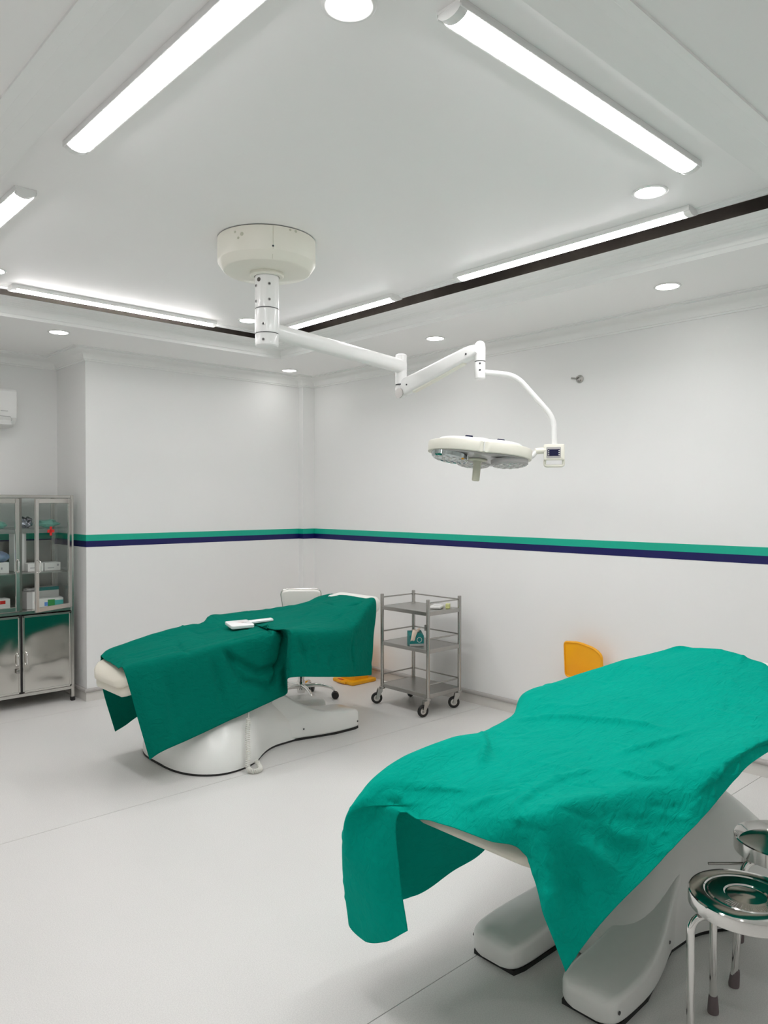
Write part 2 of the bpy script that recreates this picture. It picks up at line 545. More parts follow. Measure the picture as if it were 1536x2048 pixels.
for dx_, dy_ in ((.33, 2.05), (.33, 3.88), (.33, .45), (2.2, .42), (3.3, .42)):  # unseen downlights, added to brighten the near side of the room
    downlight(dx_, dy_, ZS, 'added fill downlight in the ceiling border, out of view', g2, strong=True)

# ------------------------------------------------------------------ theatre lamp
LX, LY = 2.235, 3.305
lamp = thing('surgical_lamp', 'white ceiling mounted theatre lamp with jointed arm and three petal head', 'surgical lamp', (LX, LY, ZP))
Lo = Vector((LX, LY, ZP))
def W(p): return Vector(p) - Lo
# canopy drum
dr = obj('ceiling_drum', lathe(new(), [(.252, -.004), (.252, -.118), (.250, -.124), (.225, -.160), (.218, -.164), (.10, -.168), (.0, -.168)], 64, cap=False), 'lamp_cream', lamp, smooth=30)
obj('ceiling_gasket', lathe(new(), [(.235, 0), (.235, -.006), (.0, -.006)], 48, cap=False), 'dark_steel', dr)
va = math.atan2(-LY, -LX) + .12
bm = new()
for z0, z1, r0, r1 in ((-.006, -.120, .2528, .2528), (-.120, -.160, .2512, .2262)):
    a0, a1 = va - .0045, va + .0045
    merge(bm, [(r0 * math.cos(a0), r0 * math.sin(a0), z0), (r0 * math.cos(a1), r0 * math.sin(a1), z0), (r1 * math.cos(a1), r1 * math.sin(a1), z1), (r1 * math.cos(a0), r1 * math.sin(a0), z1)], [[0, 1, 2, 3]])
obj('drum_seam', bm, 'cream_shadow', dr)
def dot(parent, name, p, n, r, mt):
    n = Vector(n).normalized()
    q = n.to_track_quat('Z', 'Y').to_matrix().to_4x4()
    obj(name, lathe(new(), [(r, -.001), (r, .0012), (0, .0018)], 12, c=p, mat=q), mt, parent, smooth=40)
dot(dr, 'screw', (.2518 * math.cos(va), .2518 * math.sin(va), -.105), (math.cos(va), math.sin(va), 0), .005, 'dark_steel')
for a, z, s in ((va - .62, -.045, .016), (va - .70, -.062, .011), (va + .35, -.014, .010), (va + .48, -.014, .012), (va - .78, -.03, .010)):
    dot(dr, 'chip_mark', (.2515 * math.cos(a), .2515 * math.sin(a), z), (math.cos(a), math.sin(a), 0), s * .6, 'stain')
obj('collar', lathe(new(), [(.088, -.166), (.088, -.182), (.082, -.186), (.065, -.187)], 40, cap=False), 'lamp_cream', lamp, smooth=30)
# column
colm = obj('column', lathe(new(), [(.062, -.186), (.062, -.350), (.060, -.352), (.060, -.356), (.062, -.358), (.062, -.478), (.060, -.480), (.060, -.484), (.061, -.486), (.060, -.542), (.054, -.548), (.0, -.548)], 48, cap=False), 'lamp_white', lamp, smooth=30)
for z in (-.3535, -.482):
    obj('joint_ring', lathe(new(), [(.0606, z - .002), (.0606, z + .002)], 40, cap=False), 'dark_steel', colm, smooth=60)
for da, z in ((.20, -.235), (.20, -.315), (-1.10, -.24), (-1.10, -.32), (-.30, -.440), (-.30, -.520)):
    a = va - .12 + da
    p = (.0622 * math.cos(a), .0622 * math.sin(a), z)
    dot(colm, 'screw_rim', p, (math.cos(a), math.sin(a), 0), .0085, 'steel_matte')
    dot(colm, 'screw', (p[0] * 1.02, p[1] * 1.02, z), (math.cos(a), math.sin(a), 0), .005, 'dark_steel')
a = va - .12 - .72
dot(colm, 'chip_mark', (.0622 * math.cos(a), .0622 * math.sin(a), -.212), (math.cos(a), math.sin(a), 0), .011, 'chip')
# first arm
ZA = 2.497
P1 = Vector((3.485, 3.590, ZA))
d1 = (P1 - Vector((LX, LY, ZA))).normalized()
s = Vector((LX, LY, ZA)) + d1 * .045
obj('first_arm', tube(new(), [W(s), W(P1)], [.044, .046], 28), 'lamp_white', lamp, smooth=50)
# elbow joint
el = obj('elbow_joint', lathe(new(), [(0, .078), (.030, .078), (.037, .072), (.038, .0), (.038, -.118), (.034, -.122)], 32, c=W(P1), cap=False), 'lamp_white', lamp, smooth=35)
obj('joint_ring', lathe(new(), [(.036, -.119), (.036, -.126)], 32, c=W(P1), cap=False), 'dark_steel', el, smooth=60)
# knuckle + spring arm
K1 = Vector((3.490, 3.590, 2.345))
K2 = Vector((3.545, 3.010, 2.515))
bm = new()
lathe(bm, [(.035, 2.372 - K1.z), (.037, 2.32 - K1.z), (.034, -.045), (.02, -.058), (0, -.060)], 28, c=W(K1), cap=False)
obj('knuckle', bm, 'lamp_white', lamp, smooth=40)
dv = (K2 - K1); L = dv.length; dx = dv.normalized()
side = dx.cross(Vector((0, 0, 1))).normalized(); upv = side.cross(dx).normalized()
def beam(secs, mt, name, parent):
    """rounded-rect beam; secs (t along, half width, up, down)"""
    verts, faces = [], []
    for t, hw, u, d in secs:
        c = W(K1) + dx * (t * L)
        for a, c2 in rrect(-hw, hw, -d, u, min(hw, (u + d) / 2) * .55, 4):
            verts.append(c + side * a + upv * c2)
    n = 20
    for i in range(len(secs) - 1):
        for k in range(n):
            faces.append([i * n + k, i * n + (k + 1) % n, (i + 1) * n + (k + 1) % n, (i + 1) * n + k])
    faces += [list(range(n))[::-1], [(len(secs) - 1) * n + k for k in range(n)]]
    return obj(name, (verts, faces), mt, parent, smooth=40)
sa = beam([(-.06, .024, .02, .03), (-.02, .032, .045, .05), (.08, .034, .056, .052), (.5, .033, .052, .046), (.9, .032, .050, .036), (.98, .031, .046, .03), (1.04, .026, .036, .02)], 'lamp_white', 'spring_arm', lamp)
beam([(.16, .020, -.046, .062), (.5, .020, -.043, .056), (.86, .019, -.032, .045)], 'lamp_cream', 'arm_underside', lamp)
cdir = Vector((0, 0, H)) - (K1 + K2) / 2
sd = side if side.dot(cdir) > 0 else -side
for t in (.12, .93):
    dot(sa, 'screw', W(K1) + dx * (t * L) + sd * .0335, sd, .006, 'dark_steel')
bm = new(); box(bm, -.022, .022, -.010, .010, -.001, .003, .001, 1, Matrix.Translation(W(K1) + dx * (.33 * L) + upv * .0535) @ Matrix((dx, side, upv)).transposed().to_4x4())
obj('adjust_slot', bm, 'chip', sa)
bm = new(); tube(bm, [W(K1) + sd * .030 - upv * .03, W(K1) + sd * .0395 - upv * .03], .032, 24)
obj('knuckle_cap', bm, 'steel_matte', sa, smooth=40)
# swivel at the end
S = Vector((3.567, 2.985, 2.56))
sw = obj('swivel', lathe(new(), [(0, .02), (.018, .018), (.030, .005), (.034, -.02), (.034, -.100), (.031, -.103), (.031, -.107), (.033, -.110), (.033, -.205), (.028, -.212), (0, -.212)], 32, c=W(S), cap=False), 'lamp_white', lamp, smooth=35)
obj('joint_ring', lathe(new(), [(.0318, -.1025), (.0318, -.1075)], 32, c=W(S), cap=False), 'dark_steel', sw, smooth=60)
cn = (Vector((0, 0, H)) - S); cn.z = 0; cn.normalize()
for z in (-.12, -.16):
    dot(sw, 'screw', W(S) + cn * .0332 + Vector((0, 0, z)), cn, .006, 'dark_steel')
# bent pipe
pipe = fillet([(3.575, 2.975, 2.392), (3.725, 2.835, 2.372), (3.893, 2.672, 2.110), (3.896, 2.670, 1.93)], .07, 8)
obj('drop_pipe', tube(new(), [W(p) for p in pipe], .0165, 18), 'lamp_white', lamp, smooth=60)
# control box with grip, faces the camera
B = Vector((3.893, 2.672, 1.885))
fx = Vector((0, 0, H)) - B; fx.z = 0; fx.normalize()
rx = Vector((0, 0, 1)).cross(fx).normalized()                      # box's right as seen from camera = -rx
Rm = Matrix((rx, Vector((0, 0, 1)), fx)).transposed().to_4x4()
def inbox(bm_fn): return Matrix.Translation(W(B)) @ Rm
bm = new(); prism(bm, rrect(-.062, .062, -.030, .066, .008, 4), -.03, .03, .004, 2, inbox(0))
cb = obj('control_box', bm, 'lamp_cream', lamp, smooth=40)
bm = new(); prism(bm, rrect(-.046, .040, -.018, .048, .004, 3), .0285, .0315, .0006, 1, inbox(0)); obj('bezel', bm, 'led_lens', cb)
bm = new(); prism(bm, rrect(-.040, .034, -.006, .034, .003, 3), .0305, .0325, .0005, 1, inbox(0)); obj('screen', bm, 'navy_screen', cb)
for i in range(3):
    for sx_ in (-.036, .026):
        bm = new(); box(bm, sx_, sx_ + .007, -.002 + i * .012, .004 + i * .012, .0322, .0336, 0, 1, inbox(0)); obj('button', bm, 'led_dot', cb)
g = [(-.056, -.028, 0), (-.056, -.066, .004), (.056, -.066, .004), (.056, -.028, 0)]
obj('grip', tube(new(), [inbox(0) @ p for p in fillet(g, .016, 5)], .0085, 12), 'lamp_cream', cb, smooth=60)
# yoke from box to head
HC = Vector((3.552, 2.985, 1.897))                                  # head centre
hd = (B - HC); hd.z = 0; hd.normalize()
obj('yoke', tube(new(), [W(p) for p in fillet([B + Vector((0, 0, .03)) - hd * .03, B + Vector((0, 0, .022)) - hd * .11, B + Vector((0, 0, -.012)) - hd * .135, HC + hd * .26 + Vector((0, 0, -.03))], .02, 5)], .0135, 14), 'lamp_white', lamp, smooth=60)
obj('yoke_socket', tube(new(), [W(B + Vector((0, 0, .03)) - hd * .05), W(B + Vector((0, 0, .025)) - hd * .115)], .019, 16), 'lamp_cream', lamp, smooth=40)
# head: frame with local x = hd (towards box), tilt so that the box side is lower and the underside turns to the camera
zx = Vector((0, 0, 1)); hy = zx.cross(hd).normalized()
Hm = Matrix.Translation(W(HC)) @ Matrix((hd, hy, zx)).transposed().to_4x4() @ Matrix.Rotation(math.radians(6.0), 4, 'Y') @ Matrix.Rotation(math.radians(-4.5), 4, 'X')
def lobes(R0, R1, n=96, nl=3, ph=0.0):
    pts = []
    for k in range(n):
        a = 2 * PI * k / n
        c = math.cos(nl * (a - ph))
        r = R0 + (R1 - R0) * (.5 + .5 * c) ** .6
        pts.append((r * math.cos(a), r * math.sin(a)))
    return pts
PH = math.radians(90)
hb = obj('head_shell', prism(new(), lobes(.245, .330, 96, 3, PH), -.028, .034, .006, 2, Hm), 'lamp_cream', lamp, smooth=35)
obj('head_cover', prism(new(), lobes(.185, .27, 96, 3, PH), .030, .060, .012, 3, Hm), 'lamp_white', hb, smooth=40)
obj('head_floor', prism(new(), lobes(.225, .308, 96, 3, PH), -.036, -.026, .003, 1, Hm), 'led_lens', hb, smooth=35)
for q in range(3):
    a = PH + q * 2 * PI / 3
    c = Vector((.205 * math.cos(a), .205 * math.sin(a), -.030 if q == 0 else -.054))
    Tm = Hm @ Matrix.Translation(c) @ Matrix.Rotation(a, 4, 'Z') @ Matrix.Rotation(math.radians(4 if q == 0 else -6), 4, 'Y')
    pod = obj('lamp_pod', lathe(new(), [(.112, .014), (.110, -.010), (.100, -.018), (0, -.020)], 40, mat=Tm, cap=False), 'mirror_lens' if q == 1 else 'led_lens', hb, smooth=35)
    bm = new()
    pods = [(0, 0)] + [(.042 * math.cos(k * PI / 3), .042 * math.sin(k * PI / 3)) for k in range(6)] + [(.080 * math.cos(k * PI / 6 + .26), .080 * math.sin(k * PI / 6 + .26)) for k in range(12)]
    for k, (lx, ly) in enumerate(pods):
        lb = new(); lathe(lb, [(.011, -.0185), (.010, -.0225), (0, -.024)], 12, c=(lx, ly, 0))
        lb.transform(Tm)
        obj('led', lb, 'led_dot', pod, smooth=60)
for a in (PH + PI / 3, PH + PI, PH + 5 * PI / 3):
    bm = new(); box(bm, .222, .252, -.004, .004, -.023, .033, .001, 1, Hm @ Matrix.Rotation(a, 4, 'Z'))
    obj('petal_joint', bm, 'white_plastic', hb)
for vx_, vy_ in ((-.085, -.165), (.105, -.150)):
    bm = new(); box(bm, vx_ - .022, vx_ + .022, vy_ - .02, vy_ + .02, .046, .072, .003, 1, Hm)
    obj('vent_grille', bm, 'navy_screen', hb)
obj('head_hub', lathe(new(), [(.085, .05), (.08, .075), (.06, .088), (0, .09)], 40, mat=Hm, cap=False), 'lamp_white', hb, smooth=40)
obj('handle_collar', lathe(new(), [(.058, -.03), (.055, -.045), (.030, -.05)], 32, mat=Hm, cap=False), 'cream_shadow', hb, smooth=40)
obj('collar_ring', lathe(new(), [(.060, -.030), (.060, -.038)], 32, mat=Hm, cap=False), 'dark_steel', hb, smooth=40)
obj('sterile_handle', lathe(new(), [(.030, -.045), (.024, -.06), (.023, -.165), (.020, -.170), (0, -.171)], 24, mat=Hm, cap=False), 'cream_shadow', lamp, smooth=40)
obj('camera_knob', lathe(new(), [(0, -.03), (.016, -.032), (.020, -.048), (.012, -.062), (0, -.064)], 20, c=(0, 0, 0), mat=Hm @ Matrix.Translation((-.09, -.06, 0)), cap=False), 'led_dot', hb, smooth=60)

# wall fitting
ft = thing('wall_fitting', 'small metal bolt bracket left on the bare right wall', 'bracket', (XR, 2.945, 2.459))
q = Matrix.Rotation(-PI / 2, 4, 'Y')
obj('plate', lathe(new(), [(.028, 0), (.028, .006), (.024, .009), (0, .009)], 20, mat=q, cap=False), 'steel_matte', ft, smooth=40)
for dy, dz in ((.012, .010), (-.010, -.012), (.006, -.014)):
    obj('bolt', lathe(new(), [(.006, .006), (.006, .022), (0, .023)], 8, c=(0, dy, dz), mat=q, cap=False), 'steel_dark', ft)
obj('stub', tube(new(), [(-.010, .02, .004), (-.014, .062, .012)], .0055, 8), 'steel_matte', ft, smooth=50)

# ------------------------------------------------------------------ treatment couches
def loft(bm, secs, close_ends=True):
    """secs: list of equal-length closed rings"""
    n = len(secs[0])
    verts = [p for s_ in secs for p in s_]
    faces = []
    for i in range(len(secs) - 1):
        for k in range(n):
            faces.append([i * n + k, i * n + (k + 1) % n, (i + 1) * n + (k + 1) % n, (i + 1) * n + k])
    if close_ends:
        faces += [list(range(n))[::-1], [(len(secs) - 1) * n + k for k in range(n)]]
    return merge(bm, verts, faces)

PROF = [(-.05, .585), (0, .615), (.04, .643), (.12, .660), (.35, .690), (.6, .708), (.85, .722), (1.1, .742), (1.3, .774), (1.5, .815), (1.7, .855), (1.95, .885)]
def topz(x):
    return float(np.interp(x, [p[0] for p in PROF], [p[1] for p in PROF]))

def cushion(x0, x1, hw, th, round0=.05, round1=.03, lift=0.0, taper=None, n=14, rad=.035):
    secs = []
    xs = [x0, x0 + round0 * .15, x0 + round0 * .5, x0 + round0] + [x0 + round0 + (x1 - x0 - round0 - round1) * k / n for k in range(1, n)] + [x1 - round1, x1 - round1 * .5, x1 - round1 * .15, x1]
    for i, x in enumerate(xs):
        d = 0.0
        if x < x0 + round0: d = 1 - math.sqrt(max(0, 1 - ((x0 + round0 - x) / round0) ** 2))
        if x > x1 - round1: d = max(d, 1 - math.sqrt(max(0, 1 - ((x - x1 + round1) / round1) ** 2)))
        w = hw if taper is None else float(np.interp(x, [t[0] for t in taper], [t[1] for t in taper]))
        w -= d * .04
        zt = topz(x) + lift - d * th * .30
        zb = topz(x) + lift - th + d * th * .30
        secs.append([(x, y, z) for y, z in rrect(-w, w, zb, zt, min(rad, (zt - zb) * .45), 5)])
    return loft(new(), secs)

def couch(root_loc, fork_x, dirn, arms, label, coil, foot=1.0, head=.025, hw=.285, pad=1.0):
    t = thing('treatment_couch', label, 'treatment couch', root_loc, 0)
    # sculpted base: bulb and forked feet
    st = [(.27, .165, .085, 3.2), (.36, .19, .135, 3.0), (.48, .205, .215, 2.8), (.58, .212, .30, 2.6), (.68, .222, .375, 2.4), (.76, .255, .42, 2.1), (.84, .31, .445, 1.8),
          (.93, .385, .455, 1.6), (1.03, .432, .45, 1.5), (1.13, .448, .43, 1.5), (1.22, .432, .38, 1.5), (1.30, .375, .31, 1.5), (1.355, .29, .22, 1.5), (1.385, .19, .12, 1.6), (1.395, .08, .04, 1.8)]
    A_ = upsample(np.array(st), 0, 4)
    secs = []
    Z0 = .014
    for bx_, w, h, p in A_:
        ring = []
        for k in range(33):
            a = PI * k / 32
            c, s_ = math.cos(a), math.sin(a)
            ring.append((fork_x + dirn * bx_, w * math.copysign(abs(c) ** (2 / p), c), Z0 + .02 + max(h - .02, .005) * abs(s_) ** (2 / p)))
        ring.insert(0, (fork_x + dirn * bx_, w, Z0)); ring.append((fork_x + dirn * bx_, -w, Z0))
        secs.append(ring)
    bm = loft(new(), secs)
    for sgn in (-1, 1):
        pst = [(0.0, .185, .060, .055), (.010, .185, .085, .080), (.035, .185, .100, .096), (.10, .184, .106, .104), (.22, .182, .104, .112), (.34, .170, .094, .130), (.46, .150, .080, .165), (.58, .125, .075, .22), (.68, .11, .07, .27)]
        ps = []
        for bx_, cy, phw, h in upsample(np.array(pst), 0, 3):
            ring = [(y, z) for y, z in rrect(cy - phw, cy + phw, Z0, h * pad, .020, 4)]
            ps.append([(fork_x + dirn * bx_, sgn * y, z) for y, z in ring])
        loft(bm, ps)
    base = obj('base_shell', bm, 'white_plastic', t, smooth=40)
    sk = new()
    pts = [(bx_, w * .985) for bx_, w, h, p in A_ if bx_ > .4]
    prism(sk, [(fork_x + dirn * x, w) for x, w in pts] + [(fork_x + dirn * x, -w) for x, w in pts[::-1]], 0, Z0 + .002)
    for sgn in (-1, 1):
        prism(sk, [(fork_x + dirn * a_, sgn * b_) for a_, b_ in ((.01, .095), (.06, .085), (.45, .08), (.60, .05), (.60, .19), (.45, .222), (.22, .278), (.05, .283), (.01, .27))], 0, Z0 + .002)
    obj('floor_skirt', sk, 'black_rubber', base)
    for sgn in (-1, 1):
        dot(base, 'screw', (fork_x + dirn * .03, sgn * .286, .055), (0, sgn, 0), .006, 'dark_steel')
        dot(base, 'screw', (fork_x + dirn * .46, sgn * .231, .075), (0, sgn, 0), .006, 'dark_steel')
    # lift and frame
    px = fork_x + dirn * 1.0
    b_ = new(); box(b_, px - .13, px + .13, -.10, .10, .40, .60, .01); obj('lift_column', b_, 'dark_steel', t)
    b_ = new(); box(b_, .32, 1.45, -.15, .15, .58, .635, .01); obj('seat_frame', b_, 'dark_steel', t)
    # upholstery
    tp = [(-.03, .15), (.0, .215), (.05, .252), (.15, .268), (.3, .262), (.9, .262)]
    lg = obj('leg_cushion', cushion(-.02 if foot == 1 else .012, .86, .29, .065 * foot, .05, .02, -.004, tp), 'cream_vinyl', t, smooth=50)
    tp2 = [(x, w - .012) for x, w in tp]
    obj('cushion_shell', cushion(.0 if foot == 1 else .035, .84, .27, .075 * foot, .05, .02, -.060 * foot, tp2), 'cream_vinyl', lg, smooth=50)
    pp = [(x + .0, y) for x, y in []]
    obj('seat_cushion', cushion(.865, 1.12, hw, .11 * foot, .02, .02), 'cream_vinyl', t, smooth=50)
    obj('backrest', cushion(1.125, 1.74, hw, .11 * foot, .02, .03), 'cream_vinyl', t, smooth=50)
    hr = obj('headrest', cushion(1.76, 1.955, .235, .125, .05, .045, head, rad=.05), 'white_vinyl', t, smooth=60)
    for sgn in (-1, 1):
        a0, a1, yy, zt = arms[sgn]
        b_ = new()
        prism(b_, [(x, y) for x, y in rrect(a0, a1, sgn * yy - .055, sgn * yy + .055, .05, 6)], zt - .05, zt, .016, 3)
        ar = obj('armrest', b_, 'cream_vinyl', t, smooth=50)
        b_ = new(); box(b_, (a0 + a1) / 2 - .03, (a0 + a1) / 2 + .03, min(sgn * .15, sgn * yy), max(sgn * .15, sgn * yy), zt - .066, zt - .050, .004)
        obj('armrest_bracket', b_, 'steel_dark', ar)
    if coil:
        o0 = Vector(root_loc)
        path = [(2.545, 3.985, .40), (2.535, 3.955, .30), (2.50, 3.91, .235), (2.472, 3.868, .165), (2.455, 3.835, .10), (2.43, 3.80, .030), (2.445, 3.762, .016), (2.49, 3.765, .016), (2.515, 3.805, .018), (2.505, 3.835, .05)]
        pts = smooth_line([Vector(p) - o0 for p in path], 40)
        tube_bm = new(); tube(tube_bm, [p for p in pts[:60:6]], .003, 8)
        hel = []
        q = pts[55:]
        for i in range(len(q) - 1):
            for k in range(4):
                p = q[i].lerp(q[i + 1], k / 4)
                d = (q[i + 1] - q[i]).normalized()
                u = d.cross(Vector((1, .3, .2))).normalized(); w = d.cross(u)
                a = (i * 4 + k) * 2 * PI / 8 * .36
                hel.append(p + (u * math.cos(a) + w * math.sin(a)) * .0125)
        tube(tube_bm, hel, .0028, 6)
        obj('coiled_cord', tube_bm, 'cord', t, smooth=60)['label'] = 'coiled pale hand control cord hanging down the base'
    return t
C1 = (1.80, 4.30, 0)
C2 = (1.675, 1.46, 0)
couch(C1, 1.70, -1, {-1: (1.07, 1.38, .40, .738), 1: (1.02, 1.38, .385, .735)}, 'cream treatment couch on sculpted white base under the darker drape', True, pad=1.45)
couch(C2, .355, 1, {-1: (.80, 1.14, .395, .788), 1: (.98, 1.24, .375, .765)}, 'white treatment couch with forked sculpted base under the bright green drape', False, .50, -.01, .225)

# ------------------------------------------------------------------ surgical drapes
DARK = [
    [(1.985, 4.640, 0.150), (1.905, 4.630, 0.430), (1.860, 4.560, 0.645), (1.844, 4.448, 0.654), (1.823, 4.305, 0.660), (1.802, 4.162, 0.660), (1.786, 4.050, 0.661), (1.839, 3.990, 0.390), (1.896, 3.970, 0.159)],
    [(2.060, 4.660, 0.170), (1.995, 4.630, 0.421), (1.930, 4.600, 0.672), (1.922, 4.472, 0.680), (1.912, 4.310, 0.685), (1.903, 4.148, 0.684), (1.895, 4.020, 0.683), (1.910, 3.960, 0.424), (1.964, 3.950, 0.196)],
    [(2.170, 4.660, 0.220), (2.145, 4.630, 0.468), (2.120, 4.600, 0.715), (2.122, 4.468, 0.715), (2.126, 4.300, 0.715), (2.129, 4.132, 0.711), (2.131, 4.000, 0.704), (2.141, 3.975, 0.468), (2.150, 3.950, 0.232)],
    [(2.400, 4.670, 0.270), (2.365, 4.635, 0.512), (2.330, 4.600, 0.755), (2.345, 4.468, 0.746), (2.363, 4.300, 0.740), (2.382, 4.132, 0.734), (2.397, 4.000, 0.725), (2.390, 3.975, 0.503), (2.382, 3.950, 0.282)],
    [(2.600, 4.680, 0.330), (2.580, 4.645, 0.547), (2.560, 4.610, 0.765), (2.575, 4.476, 0.757), (2.595, 4.305, 0.752), (2.614, 4.134, 0.749), (2.629, 4.000, 0.745), (2.612, 3.975, 0.534), (2.595, 3.950, 0.324)],
    [(2.750, 4.750, 0.360), (2.725, 4.735, 0.578), (2.700, 4.720, 0.795), (2.714, 4.559, 0.776), (2.731, 4.355, 0.765), (2.748, 4.151, 0.762), (2.762, 3.990, 0.758), (2.759, 3.975, 0.555), (2.755, 3.960, 0.353)],
    [(2.830, 4.800, 0.380), (2.815, 4.775, 0.585), (2.800, 4.750, 0.790), (2.805, 4.581, 0.778), (2.812, 4.365, 0.770), (2.819, 4.149, 0.761), (2.825, 3.980, 0.746), (2.832, 3.980, 0.558), (2.839, 3.980, 0.369)],
    [(2.920, 4.820, 0.390), (2.910, 4.790, 0.590), (2.900, 4.760, 0.790), (2.863, 4.553, 0.781), (2.817, 4.290, 0.775), (2.770, 4.027, 0.783), (2.734, 3.820, 0.796), (2.728, 3.820, 0.648), (2.722, 3.820, 0.500)],
    [(3.020, 4.820, 0.400), (3.020, 4.790, 0.595), (3.020, 4.760, 0.790), (2.962, 4.542, 0.787), (2.889, 4.265, 0.785), (2.816, 3.988, 0.793), (2.758, 3.770, 0.806), (2.747, 3.755, 0.668), (2.735, 3.740, 0.530)],
    [(3.140, 4.800, 0.400), (3.140, 4.770, 0.595), (3.140, 4.740, 0.790), (3.097, 4.527, 0.799), (3.042, 4.255, 0.805), (2.988, 3.983, 0.798), (2.945, 3.770, 0.787), (2.933, 3.755, 0.644), (2.921, 3.740, 0.501)],
    [(3.280, 4.760, 0.420), (3.280, 4.720, 0.610), (3.280, 4.680, 0.800), (3.255, 4.482, 0.820), (3.224, 4.230, 0.832), (3.192, 3.978, 0.806), (3.168, 3.780, 0.763), (3.151, 3.770, 0.614), (3.134, 3.760, 0.464)],
    [(3.450, 4.700, 0.420), (3.450, 4.660, 0.622), (3.450, 4.620, 0.825), (3.414, 4.444, 0.850), (3.369, 4.220, 0.865), (3.324, 3.996, 0.834), (3.288, 3.820, 0.784), (3.288, 3.820, 0.609), (3.288, 3.820, 0.433)],
    [(3.560, 4.640, 0.450), (3.560, 4.620, 0.656), (3.560, 4.600, 0.862), (3.547, 4.453, 0.881), (3.531, 4.265, 0.892), (3.515, 4.077, 0.880), (3.503, 3.930, 0.860), (3.484, 3.925, 0.627), (3.466, 3.920, 0.394)],
    [(3.620, 4.600, 0.450), (3.630, 4.580, 0.664), (3.640, 4.560, 0.878), (3.636, 4.435, 0.895), (3.632, 4.275, 0.905), (3.627, 4.115, 0.900), (3.623, 3.990, 0.892), (3.588, 3.975, 0.635), (3.553, 3.960, 0.378)],
]
